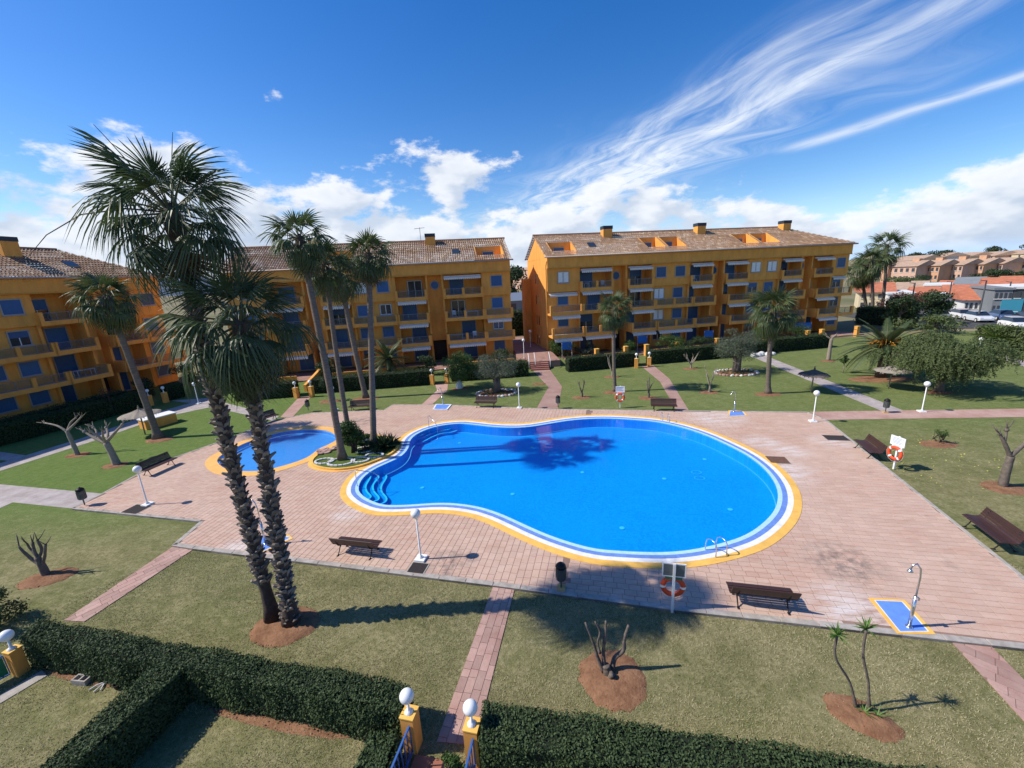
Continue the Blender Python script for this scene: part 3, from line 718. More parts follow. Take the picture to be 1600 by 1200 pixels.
def window_mesh(w, h, kind):
    key = ('win', round(w, 2), round(h, 2), kind)
    if key in MESH: return MESH[key]
    f = MB(); t = .09
    for (a, b, c, d) in ((-w/2-t, -w/2, -t, h+t), (w/2, w/2+t, -t, h+t)): f.box(a, b, -.05, .03, c, d)
    f.box(-w/2, w/2, -.05, .03, h, h+t); f.box(-w/2-t-.05, w/2+t+.05, -.12, .03, -t-.05, -t+.001)
    f.box(-w/2, w/2, -.05, .03, -t+.001, 0)
    p = MB()
    if kind == 'shut':
        k = max(4, int(h/.09)); 
        for i in range(k): p.box(-w/2, w/2, -.012, .02, h*i/k+.006, h*(i+1)/k-.006)
        p.box(-w/2, w/2, .008, .025, 0, h)
    elif kind == 'half':
        hh_ = h*.55; k = max(3, int((h-hh_)/.09))
        for i in range(k): p.box(-w/2, w/2, -.012, .02, hh_+(h-hh_)*i/k+.006, hh_+(h-hh_)*(i+1)/k-.006)
        p.box(-w/2, w/2, .008, .025, hh_, h); p.box(-w/2, w/2, .02, .03, 0, hh_, 3); p.box(-.03, .03, -.005, .02, 0, hh_, 1)
    elif kind == 'round':
        f = MB(); n = 20
        for i in range(n):
            a, b = 2*math.pi*i/n, 2*math.pi*(i+1)/n; r0, r1 = w/2, w/2+.12
            ring = [(math.cos(t_)*r, h/2+math.sin(t_)*r) for t_, r in ((a, r0), (b, r0), (b, r1), (a, r1))]
            f.add([(x, -.06, z) for x, z in ring]+[(x, .03, z) for x, z in ring], [(0, 3, 2, 1), (0, 1, 5, 4), (3, 7, 6, 2)])
        p = MB(); p.add([(math.cos(2*math.pi*i/n)*w/2, -.01, h/2+math.sin(2*math.pi*i/n)*w/2) for i in range(n)], [tuple(range(n-1, -1, -1))])
    else:
        p.box(-w/2, w/2, .0, .02, 0, h, 0); p.box(-.03, .03, -.03, .0, 0, h, 1); p.box(-w/2, -w/2+.05, -.03, 0, 0, h, 1); p.box(w/2-.05, w/2, -.03, 0, 0, h, 1)
        p.box(-w/2+.05, w/2-.05, -.03, 0, h-.05, h, 1); p.box(-w/2+.05, w/2-.05, -.03, 0, 0, .05, 1)
        if kind == 'curtain': p.box(-w/2+.05, -w*.06, .0-.008, .0-.002, .05, h-.05, 2); p.box(w*.06, w/2-.05, -.008, -.002, .05, h-.05, 2)
    MESH[key] = (f.mesh('window', m_frame), p.mesh('pane', [m_dglass if kind in ('glass', 'curtain') else m_blue, m_white, m_white, m_dglass]))
    return MESH[key]
def add_window(par, x, y, z, w, h, kind='shut', rz=0.0, door=False):
    a, b = window_mesh(w, h, kind)
    o = put('door' if door else 'window', a, par, (x, y, z), (0, 0, rz)); put('shutter' if kind in ('shut', 'round') else 'pane', b, o); return o
def add_awning(par, x0, x1, y, z, out=.5, drop=.16):
    key = ('awn', round(x1-x0, 1), round(out, 2))
    if key not in MESH:
        w = round(x1-x0, 1); q = MB(); q.box(0, w, -.06, .08, -.08, .06)
        q.add([(0, -.06, 0), (w, -.06, 0), (w, -out, -drop), (0, -out, -drop), (0, -.06, -.03), (w, -.06, -.03), (w, -out, -drop-.03), (0, -out, -drop-.03)], [(0, 3, 2, 1), (4, 5, 6, 7), (0, 1, 5, 4), (2, 3, 7, 6), (1, 2, 6, 5), (3, 0, 4, 7)])
        k = int(w/.25)
        for i in range(k):
            a, b = w*i/k, w*(i+1)/k; q.add([(a, -out, -drop-.03), (b, -out, -drop-.03), (b-.02, -out-.005, -drop-.20), ((a+b)/2, -out-.005, -drop-.25), (a+.02, -out-.005, -drop-.20)], [(0, 4, 3, 2, 1)])
        MESH[key] = q.mesh('awning', m_awn)
    put('awning', MESH[key], par, (x0, y, z))
def add_balcony(par, x0, x1, yb, yf, z, stubs, hh=1.0, zslab=.22, side=True):
    """slab from wall yb to front edge yf (yf<yb); stub pillars along the front, glass between"""
    q = MB(); q.box(x0, x1, yf, yb, z-zslab, z)
    q.box(x0, x1, yf, yf+.14, z, z+.18)
    sw = .30
    for s in stubs: q.box(s-sw/2, s+sw/2, yf-.012, yf+.30, z-zslab-.012, z+hh)
    if side:
        if yb-yf > .5:
            q.box(x0-.006, x0+.14, yf+.30, yb, z-.12, z+hh-.004); q.box(x1-.14, x1+.006, yf+.30, yb, z-.12, z+hh-.004)
    o = q.build('balcony', m_ochre, par)
    MB().box(x0+.15, x1-.15, yf+.145, yb-.01, z, z+.006).box(x0+.02, x1-.02, yf-.004, yf+.143, z+.18, z+.20).build('balcony_floor', m_slabedge, o)
    st = sorted(stubs)
    for a, b in zip(st[:-1], st[1:]):
        a += sw/2; b -= sw/2
        if b-a < .3: continue
        r = MB(); r.box(a, b, yf+.05, yf+.09, z+hh-.09, z+hh-.05); k = max(1, round((b-a)/1.1))
        for i in range(1, k): 
            xx = a+(b-a)*i/k; r.box(xx-.02, xx+.02, yf+.05, yf+.09, z+.2, z+hh-.09)
        r.box(a, b, yf+.055, yf+.085, z+.28, z+.31)
        ro = r.build('railing', m_railm, o)
        MB().box(a+.03, b-.03, yf+.064, yf+.074, z+.32, z+hh-.1).build('glass_panel', m_rglass, ro)
    return o

ZF = [0.0, 2.65, 5.35, 8.05, 10.75]; EAVE, RIDGE, DEP = 12.0, 15.0, 10.0
PROT = [0, 1.7, 1.1, .45]                  # how far each storey's balcony stands out
def roof_tiles(par, L, notches, hip_l, hip_r, y0=-.55, y1=DEP+.5, col=.27, row=.42):
    """corrugated clay tiles, row over row, on both slopes; rectangular terrace notches left out on the front slope"""
    ym = DEP/2; ov = .35
    for side in (0, 1):
        ya = y0 if side == 0 else y1; za = EAVE+.12; run = abs(ym-ya); nrow = int(math.hypot(run, RIDGE-za)/row)
        V = []; F = []; RV = []
        ncol = int((L+2*ov)/col)
        for r_ in range(nrow):
            t0, t1 = r_/nrow, (r_+1)/nrow
            ya0, ya1 = ya+(ym-ya)*t0, ya+(ym-ya)*t1; z0, z1 = za+(RIDGE-za)*t0, za+(RIDGE-za)*t1
            for c in range(ncol):
                xa = -ov+c*col; xm = xa+col/2
                if hip_l and xm < (-ov)+hip_l*(t0+t1)/2: continue
                if hip_r and xm > L+ov-hip_r*(t0+t1)/2: continue
                if side == 0 and any(n0 < xm < n1 and m0 < (ya0+ya1)/2 < m1 for n0, n1, m0, m1 in notches): continue
                b = len(V); lift = .045
                for (xx, hz) in ((xa, 0), (xa+col*.28, .075), (xa+col*.5, .095), (xa+col*.72, .075), (xa+col, 0)):
                    V.append((xx, ya0, z0+hz+lift)); V.append((xx, ya1, z1+hz*.9))
                rv_ = rnd.random()
                for k in range(4):
                    f = (b+2*k, b+2*k+2, b+2*k+3, b+2*k+1); F.append(f if side == 0 else f[::-1]); RV.append(rv_)
                if True:
                    for k in range(4):
                        pass
        o = put('roof', np_mesh('roof', V, F, m_roof, RV, True), par)
        if side == 0: front = o
    q = MB(); 
    xl, xr = (-ov+hip_l), (L+ov-hip_r)
    q.tube([(xl, ym, RIDGE+.07), (xr, ym, RIDGE+.07)], .12, 8)
    q.build('ridge', m_ridge, front)
    # under-roof boards (also close the hips and gables)
    u = MB(); zo = EAVE+.1
    A = [(-ov, y0, zo), (L+ov, y0, zo), (L+ov, y1, zo), (-ov, y1, zo)]; B = [(xl, ym, RIDGE-.04), (xr, ym, RIDGE-.04)]
    hips = []
    if hip_r: hips.append((1, 2, 5))
    if hip_l: hips.append((3, 0, 4))
    for hf in hips:
        u = MB(); pts_ = [(A+B)[i] for i in hf]; u.add(pts_, [(0, 1, 2)]); u.build('hip_slope', m_ridge, par)
    return front

def apartment(name, label, loc, rz, L, zones, cores, notches, chims, hip_l, hip_r, mirror=False, aw=1.0):
    """zones: list of (kind, x0, x1) along the facade; kind P panel with windows, B loggia balcony, K stair core"""
    t = thing(name, label, 'building', loc, rz)
    X = (lambda x: -x) if mirror else (lambda x: x)
    xs = lambda a, b: (min(X(a), X(b)), max(X(a), X(b)))
    w = MB()
    x0, x1 = xs(0, L)
    w.box(x0, x1, 1.9, DEP, -.3, EAVE-.02)                          # rear body
    w.box(x0-.02, x1+.02, -.30, 1.9, ZF[4], EAVE)                   # deep band below the eaves
    for kind, a, b in zones:
        a, b = xs(a, b)
        for f in range(4):
            z0, z1 = ZF[f], ZF[f+1]
            if kind == 'P':
                yy = 0.0 if f == 3 else .35
                w.box(a, b, yy, 1.9, z0, z1 if f < 3 else z1)
                if f == 3: w.box(a-.003, b+.003, -.02, .0, z0-.12, z0+.08)
            elif kind == 'K':
                w.box(a, b, 1.1, 1.9, z0 if f else 2.65, z1)
            if kind == 'B':                                         # dividing fins at the loggia's ends
                w.box(a-.11, a+.11, .02, 1.9, z0, z1); w.box(b-.11, b+.11, .02, 1.9, z0, z1)
    wo = w.build('wall', m_ochre, t)
    # gable ends
    ends = []
    for hx, hip in ((x0, hip_l), (x1, hip_r)):
        if hip: continue
        d = .15 if hx == x0 else -.15; gq = MB()
        y0_, y1_ = -.3, DEP
        tri = [(y0_, EAVE), (y1_, EAVE), (DEP/2, RIDGE-.12)]
        gq.add([(hx, y, z) for y, z in tri]+[(hx+d, y, z) for y, z in tri], [(0, 1, 2), (3, 5, 4), (1, 4, 5, 2), (0, 2, 5, 3)] if d < 0 else [(0, 2, 1), (3, 4, 5), (0, 3, 5, 2), (1, 2, 5, 4)])
        gq.build('gable', m_ochre, t)
    # thin shadow ledge and gutter
    MB().box(x0-.05, x1+.05, -.345, -.302, ZF[4]-.06, ZF[4]+.06).build('ledge', m_ochre_d, t)
    MB().tube([(x0-.4, -.62, EAVE+.07), (x1+.4, -.62, EAVE+.07)], .09, 8).build('gutter', mat('gutter_pale', (.42, .33, .27), .6), t, True)
    # roof in local coords (x from x0)
    rt_ = bpy.data.objects.new('roof_frame', None)
    nts = [(xs(a, b)[0]-x0, xs(a, b)[1]-x0, c, d) for a, b, c, d in notches]
    r = roof_tiles(t, L, nts, hip_l, hip_r)
    for o in t.children:
        if o.name.split('.')[0] in ('roof', 'hip_slope'): o.location.x = x0
    slope = lambda y: EAVE+.12+(RIDGE-EAVE-.12)*(y+.55)/(DEP/2+.55)
    for (a, b, c, d) in notches:                                    # roof terraces cut into the front slope
        a, b = xs(a, b); zt, zb = slope(d), slope(c)-.05; q = MB()
        q.box(a, b, d-.02, d+.15, zb-.3, zt+.06); q.box(a-.06, b+.06, c-.05, d+.1, zb-.35, zb-.28)
        for xx, s in ((a, 1), (b, -1)):
            q.add([(xx, c, zb-.3), (xx, d, zb-.3), (xx, d, zt+.12), (xx, c, zb+.12), (xx-s*.12, c, zb-.3), (xx-s*.12, d, zb-.3), (xx-s*.12, d, zt+.12), (xx-s*.12, c, zb+.12)],
                  [(0, 1, 2, 3), (7, 6, 5, 4), (3, 2, 6, 7), (0, 3, 7, 4), (1, 5, 6, 2), (0, 4, 5, 1)] if s < 0 else [(3, 2, 1, 0), (4, 5, 6, 7), (7, 6, 2, 3), (4, 7, 3, 0), (2, 6, 5, 1), (1, 5, 4, 0)])
        ro = q.build('roof_terrace', m_ochre, t)
        add_window(t, (a+b)/2, d-.05, zb-.1, 1.3, max(.5, zt-zb-.55), 'shut')
    for cx, cy in chims:
        zc = slope(min(cy, DEP-cy)); q = MB(); q.box(X(cx)-.62, X(cx)+.62, cy-.5, cy+.5, zc-1.0, RIDGE+.45); ch = q.build('chimney', m_ochre, t)
        MB().box(X(cx)-.66, X(cx)+.66, cy-.54, cy+.54, RIDGE+.451, RIDGE+.85).build('cap', m_chcap, ch)
    sk = MB().add([(0, 0, 0), (.9, 0, 0), (.9, .9, .52), (0, .9, .52), (0, 0, .12), (.9, 0, .12), (.9, .9, .64), (0, .9, .64)], [(0, 1, 5, 4), (1, 2, 6, 5), (2, 3, 7, 6), (3, 0, 4, 7), (4, 5, 6, 7)])
    sk.build('skylight', m_dglass, t, loc=(X(6.4)-.45, 1.2, slope(1.2)+.08))
    # openings and balconies
    kinds = rnd.Random(hash(label) % 1000) if False else random.Random(len(label)*7+int(L))
    for kind, a, b in zones:
        a, b = xs(a, b); wd = b-a; c = (a+b)/2
        if kind == 'P':
            nwin = 2 if wd > 4.6 else 1
            cs = [c] if nwin == 1 else [a+1.15, b-1.35]
            for f in range(4):
                for cc in cs:
                    k = kinds.choice(('shut',)*7+('half', 'half', 'glass', 'curtain'))
                    add_window(t, cc, (0 if f == 3 else .35)-.03, ZF[f]+1.0, 1.3, 1.2, k)
                if f in (1, 2):
                    end = abs(a-x0) < .1 or abs(b-x1) < .1
                    st = [a+.18, b-.0] if not end else ([a+.15, b+.0] if abs(a-x0) < .1 else [a-.0, b-.15])
                    if nwin == 2: st = [a, c, b]
                    add_balcony(t, a+.02, b-.02, .35, -PROT[f], ZF[f], st, side=False)
                if f in (0, 1, 2) and kinds.random() < .5*aw:
                    yy = -PROT[f+1] if f < 2 else 0.0
                    add_awning(t, a+.25, b-.25, yy+.22, ZF[f+1]-.32, .25+.15*kinds.random())
        elif kind == 'B':
            for f in range(4):
                add_window(t, a+wd*(.36 if kinds.random() < .6 else .6), 1.9-.03, ZF[f]+.06, min(1.7, wd*.45), 2.05, kinds.choice(('shut',)*6+('half', 'half', 'glass')), door=True)
                if f:
                    near_core_l = any(abs(b_-a) < .05 and k2 == 'K' for k2, a_, b_ in [(k2, *xs(p, q_)) for k2, p, q_ in zones])
                    st = [a+.15, b-.15] + ([c] if wd > 4.0 else [])
                    add_balcony(t, a, b, 1.88, -PROT[f], ZF[f], st, side=(f == 3))
                    q = MB()                                        # side wing walls of the balcony towards the stair core
                    for xx, core in ((a, 'L'), (b, 'R')):
                        if any(k2 == 'K' and (abs(xs(p, q_)[0]-xx) < .05 or abs(xs(p, q_)[1]-xx) < .05) for k2, p, q_ in zones):
                            q.box(xx-.09, xx+.09, -PROT[f]+.29, .01, ZF[f]-.2, ZF[f]+1.0)
                    if q.v: q.build('balcony_side', m_ochre, t)
                if kinds.random() < .5*aw:
                    yy = (-PROT[f+1] if f < 3 else -.3)
                    add_awning(t, a+.2, b-.2, yy+.22, ZF[f+1]-.30, .28+.22*kinds.random())
        elif kind == 'K':
            add_window(t, c, 1.1-.03, ZF[3]+1.0, .9, .9, 'round')
            MB().box(a+.12, b-.12, 1.6, 1.85, 0, 2.5).build('entrance', mat('entrance_dark', (.03, .02, .015), .6), t)
    return t

B3L = 44.0
zones3 = [('P', 0, 4.1), ('B', 4.1, 8.5), ('K', 8.5, 10.4), ('B', 10.4, 14.0), ('P', 14.0, 19.2), ('B', 19.2, 22.6), ('K', 22.6, 24.3), ('B', 24.3, 27.9), ('P', 27.9, 32.9), ('B', 32.9, 36.3), ('K', 36.3, 38.0), ('B', 38.0, 41.4), ('P', 41.4, 44.0)]
C3 = Vector((4.93, 51.87, 0)); A3 = R(10.6)
b3 = apartment('apartment_building', 'long ochre apartment block with sunlit gable and three chimneys right of the walkway', C3, A3, B3L, zones3, None,
          [(.9, 4.0, .5, 2.9), (13.6, 16.0, .7, 3.3), (16.5, 19.2, .7, 3.3), (27.4, 29.8, .7, 3.3), (30.3, 33, .7, 3.3)], [(9.5, 4.2), (23.2, 4.2), (37.0, 4.4)], 0, 7.5)
# narrow slit windows and stepped buttress on the sunlit gable wall
for (yy) in (4.4, 5.5):
    for f in range(4):
        MB().box(-.02, .05, yy-.16, yy+.16, ZF[f]+.9, ZF[f]+2.1).build('slit_window', m_dglass, b3)
MB().box(-.9, 0.02, 8.4, 10.4, -.3, 9.6).build('stair_tower', m_ochre, b3)
MB().tube([(-.06, .25, .2), (-.06, .25, 11.0), (-.06, -.2, 11.6)], .05, 6).build('downpipe', m_ochre_d, b3)
zones2 = [('P', 0, 3.5), ('B', 3.5, 8.4), ('K', 8.4, 10.3), ('B', 10.3, 14.1), ('P', 14.1, 19.2), ('B', 19.2, 22.6), ('K', 22.6, 24.4), ('B', 24.4, 28.2), ('P', 28.2, 32.6)]
b2 = apartment('apartment_building', 'ochre apartment block with striped tile roof behind the tall palms, left of the walkway', Vector((.45, 53.29, 0)), R(9), 32.6, zones2, None,
          [(.6, 3.9, .5, 2.9), (19.0, 22.0, .7, 3.2)], [(9.4, 4.3), (23.4, 4.3)], 0, 0, mirror=True)
MB().tube([(0, 0, 0), (0, 0, 1.9)], .03, 5).tube([(-.7, 0, 1.75), (.6, 0, 1.85)], .025, 5).tube([(-.4, -.3, 1.78), (-.4, .3, 1.78)], .015, 4).tube([(.2, -.3, 1.82), (.2, .3, 1.82)], .015, 4).build('antenna', m_railm, b2, loc=(-10.6, 4.6, 14.8))
th1 = R(76.6); e1 = Vector((math.cos(th1), math.sin(th1), 0)); n1 = Vector((math.sin(th1), -math.cos(th1), 0))
o1 = n1*(-50.0)+e1*38.3
zones1 = [('P', 0, 2.9), ('B', 2.9, 6.2), ('K', 6.2, 7.7), ('B', 7.7, 11.2), ('P', 11.2, 16.0), ('B', 16.0, 19.6), ('K', 19.6, 21.2), ('B', 21.2, 25)]
b1 = apartment('apartment_building', 'shaded ochre apartment block with blue shutters at the left edge', o1, th1, 25, zones1, None, [(12.4, 15.6, .5, 2.6)], [(9.6, 3.6)], 0, 5.5, mirror=True, aw=0.0)

# raised walkway between the two blocks, with steps and rails
wc = Vector((*P2((845, 575), 0), 0))
wk = thing('raised_walkway', 'raised paved walkway with steps and rails between the two ochre blocks', 'walkway', (0, 0, 0))
ws = MB(); ws.prism(ccw([(.9, 45.3), (5.6, 45.9), (5.2, 51.7), (2.6, 66), (-1.2, 66), (.6, 53.0)]), LZ-.05, .66); ws.build('paving', m_terr, wk)
for i in range(4):
    MB().box(2.15, 4.2, 44.3+i*.28, 45.9, LZ, .10+i*.15).build('step', mat('step_red', (.33, .15, .11), .8, .15, 4), wk)
for (x, y) in ((2.0, 45.6), (4.35, 45.7), (2.7, 45.9)):
    MB().tube([(x, y-.9, .1), (x, y-.9, .95), (x, y+.6, 1.55), (x, y+.6, .66)], .035, 6).build('rail', m_white, wk, True)
# private garden floors in front of the buildings
for nm, poly in [('terrace_floor', [(6.2, 52.0), (47.5, 59.8), (48.6, 56), (6.9, 48.2)]), ('terrace_floor', [(.2, 53.1), (-31.7, 48.0), (-31.0, 43.6), (.6, 48.6)])]:
    o = MB().prism(ccw(poly), LZ-.05, .03).build(nm, m_terr); tag(o, kind='structure')
# ------------------------------------------------------------------ vegetation
m_palm = leafmat('palm_green', (.040, .072, .028), (.135, .170, .066), .5, .26, .4)
m_palm2 = leafmat('palm_green_far', (.055, .085, .027), (.16, .185, .066), .5, .28, .4)
m_palmdead = leafmat('palm_dry', (.13, .085, .045), (.24, .17, .09), .8, .15, .2)
m_petiole = mat('palm_petiole', (.10, .11, .045), .6)
m_trunk_near = mat('palm_trunk_fibre', (.070, .054, .042), .95, .35, 9, bump=.6, bscale=30)
m_leafbase = mat('palm_leaf_base', (.235, .195, .160), .9, .30, 7, bump=.5, bscale=25, rndv=.45)
m_trunk_grey = mat('palm_trunk_grey', (.155, .125, .098), .95, .30, 3, stretch=(1, 1, 5), bump=.6, bscale=8)
m_bark = mat('bark_grey', (.14, .115, .095), .95, .35, 6, bump=.6, bscale=20)
m_barkd = mat('bark_dark', (.060, .046, .038), .95, .4, 6, bump=.6, bscale=20)
m_twig = mat('twig_pale', (.27, .225, .18), .9, .2, 6)
m_hedge = leafmat('hedge_leaf', (.022, .042, .016), (.075, .112, .040), .62, .15, .25)
m_hedge_far = leafmat('hedge_leaf_far', (.018, .038, .012), (.055, .090, .026), .6, .15, .25)
m_core = mat('hedge_inside', (.012, .018, .008), 1.0, .3, 5)
m_olive = leafmat('olive_leaf', (.055, .075, .045), (.15, .18, .115), .55, .2, .4)
m_green = leafmat('shrub_leaf', (.022, .060, .012), (.085, .150, .030), .5, .25, .4)
m_pepper = leafmat('pepper_leaf', (.052, .084, .028), (.135, .170, .062), .55, .3, .3)
m_dtree = leafmat('dark_tree_leaf', (.016, .036, .012), (.050, .082, .028), .55, .2, .35)
m_agave = leafmat('agave_leaf', (.030, .055, .022), (.085, .12, .045), .45, .15, .45)
m_redleaf = leafmat('reddish_leaf', (.075, .030, .024), (.16, .075, .05), .6, .2, .3)

def fan_mesh(pet, rb, droop, nseg=26, seed=0, m=None, hang=1.0):
    q = MB(); r_ = random.Random(seed); rvs = []
    pp = [(pet*t, 0, -droop*.22*pet*t*t) for t in (0, .35, .7, 1)]
    q.tube(pp, [.035, .028, .02, .014], 4, 1)
    hx, hz = pet, -droop*.22*pet
    for i in range(nseg):
        a = R(-118+236*(i+.5)/nseg)+r_.uniform(-.03, .03)
        ln = rb*(.72+.28*math.cos(a*.75))*r_.uniform(.9, 1.06); ca, sa = math.cos(a), math.sin(a); w = math.radians(236/nseg)*.52
        pts = []
        sag = droop*(.30+.25*abs(sa)); tipd = hang*(.55+.9*droop)*r_.uniform(.7, 1.25); tw = r_.uniform(-.10, .10)
        for t, ww in ((.06, w*.06), (.36, w*.36), (.55, w*.30), (.80, w*.17), (1.0, .0)):
            z = hz-sag*ln*t*t-abs(sa)*.22*ln*t - (tipd*ln*max(0, t-.38)**1.5)
            rr = ln*t*(1-.35*max(0, t-.5)*tipd*.6); k = t > .5 and tw or 0
            cx, cy = hx+rr*ca, rr*sa
            lift = .025*rb*(1 if i % 2 else -1)*(t if t < .7 else .7)
            pts.append(((cx-sa*ww*rb+k*.1, cy+ca*ww*rb, z-lift*.5), (cx+sa*ww*rb+k*.1, cy-ca*ww*rb, z+lift)))
        vs = [p for pr in pts[:-1] for p in pr]+[pts[-1][0]]
        q.add(vs, [(0, 1, 3, 2), (2, 3, 5, 4), (4, 5, 7, 6), (6, 7, 8)], 0)
    return q.mesh('frond', [m or m_palm, m_petiole])
FANS = {}
def fans(kind, m):
    if kind not in FANS:
        FANS[kind] = [fan_mesh(1.0, 1.15, d, 36 if kind == 'near' else 22, s, m, hg) for s, (d, hg) in enumerate(((.05, .25), (.2, .6), (.4, .9), (.6, 1.1), (.85, 1.4), (.35, 1.3)))]
        FANS[kind].append(fan_mesh(.9, .95, 1.1, 14, 77, m_palmdead, 1.5))
    return FANS[kind]
def leafbase_mesh():
    q = MB()
    q.add([(-.085, -.02, 0), (.085, -.02, 0), (.07, .03, .11), (-.07, .03, .11), (-.035, .105, .20), (.035, .105, .20), (-.03, .075, .215), (.03, .075, .215), (-.06, -.03, .13), (.06, -.03, .13)],
          [(0, 1, 2, 3), (3, 2, 5, 4), (4, 5, 7, 6), (6, 7, 9, 8), (0, 3, 4, 6, 8), (1, 9, 7, 5, 2)])
    return q.mesh('leaf_base', m_leafbase)
def palm(base, top, label, nf=34, size=1.0, near=False, rad=.17, group='fan palms', seed=1, flare=1.8, dead=5, elo=-62, boots=None):
    """fan palm: trunk leaning from base to top, fronds one by one"""
    r_ = random.Random(seed); base = Vector(base); top = Vector(top)-base
    t = thing('palm_tree', label, 'palm tree', base, 0, group)
    H_ = top.z; n = 22; pts = []; rr = []
    bend = Vector((r_.uniform(-.15, .15), r_.uniform(-.15, .15), 0))
    for i in range(n+1):
        s = i/n; pts.append(top*s+bend*math.sin(math.pi*s)); rr.append(rad*(1+(flare-1)*max(0, 1-s*H_/.9)**2)*(1-.22*s)*(1+(.05 if i % 2 else -.02)))
    MB().tube(pts, rr, 12).build('trunk', m_trunk_near if near else m_trunk_grey, t, True)
    if near:
        lb = MESH.setdefault('lb', leafbase_mesh()); z0, z1, cnt = boots; rows = int((z1-z0)/.2)
        for j in range(rows):
            z_ = z0+(z1-z0)*j/rows; z = z_; c = top*(z/H_)+bend*math.sin(math.pi*z/H_)
            for k in range(7):
                a = 2*math.pi*(k+.5*(j % 2))/7+r_.uniform(-.28, .28); z = z_+r_.uniform(-.10, .10)
                rd = rad*(1-.22*z/H_)-.015
                put('leaf_base', lb, t, (c.x+math.cos(a)*rd, c.y+math.sin(a)*rd, z), (r_.uniform(-.25, .1), r_.uniform(-.12, .12), a-math.pi/2), r_.uniform(.75, 1.35))
    fm = fans('near' if near else 'far', m_palm if near else m_palm2)
    # shaggy crown shaft of old leaf bases
    q = MB(); q.tube([top-Vector((0, 0, .9*size)), top-Vector((0, 0, .45*size)), top, top+Vector((0, 0, .25*size))], [rad*.85, rad*1.35, rad*1.2, rad*.3], 9); q.build('crown_shaft', m_trunk_near, t)
    for i in range(nf):
        s = (i+.5)/nf; el = 84+(elo-84)*s**.92+r_.uniform(-8, 8); az = i*2.39996+r_.uniform(-.3, .3)
        k = 0 if s < .1 else 1 if s < .28 else 2 if s < .48 else 3 if s < .72 else 4
        if r_.random() < .18: k = 5
        ls = size*r_.uniform(.82, 1.12)*(.8 if s < .12 else 1)
        put('frond', fm[k], t, top+Vector((math.cos(az), math.sin(az), 0))*rad*.5+Vector((0, 0, .18*size*(1-2*s))), (r_.uniform(-.25, .25), -R(el), az), ls)
    for i in range(dead):
        az = r_.uniform(0, 6.28); o = put('frond', fm[6], t, top-Vector((0, 0, .3*size+r_.random()*.3)), (0, R(62+r_.random()*22), az), size*r_.uniform(.7, .95)); o['label'] = 'dry brown hanging frond'
    return t
def palm_px(bpx, cpx, *a, z=LZ, **k):
    b = g(*bpx, z); return palm(b, atd(*cpx, b.y), *a, **k)
A_ = palm_px((428, 968), (268, 332), 'tallest fan palm with shaggy trunk in the near lawn', nf=31, size=.86, near=True, rad=.165, seed=3, boots=(1.35, 9.9, 0), group='pair of near fan palms', dead=4, elo=-38)
B_ = palm_px((456, 974), (376, 506), 'shorter fan palm with dense drooping crown in the near lawn', nf=34, size=.86, near=True, rad=.175, seed=8, boots=(.05, 7.3, 0), group='pair of near fan palms', dead=3, elo=-70)
# bare fruit stalks standing out of the tall crown
ta = Vector(atd(268, 332, g(428, 968, LZ).y))-g(428, 968, LZ)
for (dx, dy, dz, l) in ((-.9, .2, .9, 2.9), (-.5, -.2, 1.0, 2.2), (-1.0, .3, .35, 3.1), (-1, -.3, .15, 3.0), (.1, .2, 1.0, 2.0), (-.9, .1, -.1, 2.4)):
    d = Vector((dx, dy, dz)).normalized(); p = [ta+d*l*s+Vector((0, 0, -(.9 if dz < .5 else .1)*(s**3)*l*.5)) for s in (0, .3, .6, .85, 1)]
    MB().tube(p, [.022, .018, .014, .010, .006], 4).build('fruit_stalk', m_barkd, A_)
palm_px((248, 685), (166, 465), 'leaning fan palm on the left lawn before the shaded block', nf=34, size=1.02, rad=.22, seed=12, flare=2.0)
palm_px((535, 716), (468, 372), 'tall fan palm at the left end of the planted island', nf=30, size=.86, rad=.19, seed=15, z=.12, flare=1.7)
palm_px((548, 694), (507, 412), 'slim fan palm behind the round shrub of the island', nf=28, size=.80, rad=.16, seed=18, z=.12)
palm_px((572, 622), (530, 425), 'fan palm with pale rough trunk beyond the far bench', nf=30, size=1.15, rad=.24, seed=21, flare=1.5)
palm_px((584, 696), (576, 398), 'dark trunked fan palm at the right end of the planted island', nf=30, size=.80, rad=.19, seed=25, z=.12, flare=1.8)
palm_px((961, 612), (960, 482), 'small fan palm beside the far lifebuoy sign', nf=28, size=.82, rad=.16, seed=28, flare=1.5)
palm_px((1200, 615), (1208, 484), 'fan palm with full crown on the lawn right of the olive tree', nf=34, size=1.0, rad=.18, seed=31, flare=1.7)
for k, (bp, cp, sz, lb) in enumerate((((1357, 500), (1347, 425), 1.35, 'leftmost of three clustered fan palms right of the long block'), ((1364, 503), (1362, 408), 1.4, 'middle one of three clustered fan palms right of the long block'), ((1376, 498), (1386, 385), 1.5, 'tallest of three clustered fan palms right of the long block'))):
    palm_px(bp, cp, lb, nf=26, size=sz, rad=.25, seed=40+k, flare=1.3, dead=6)

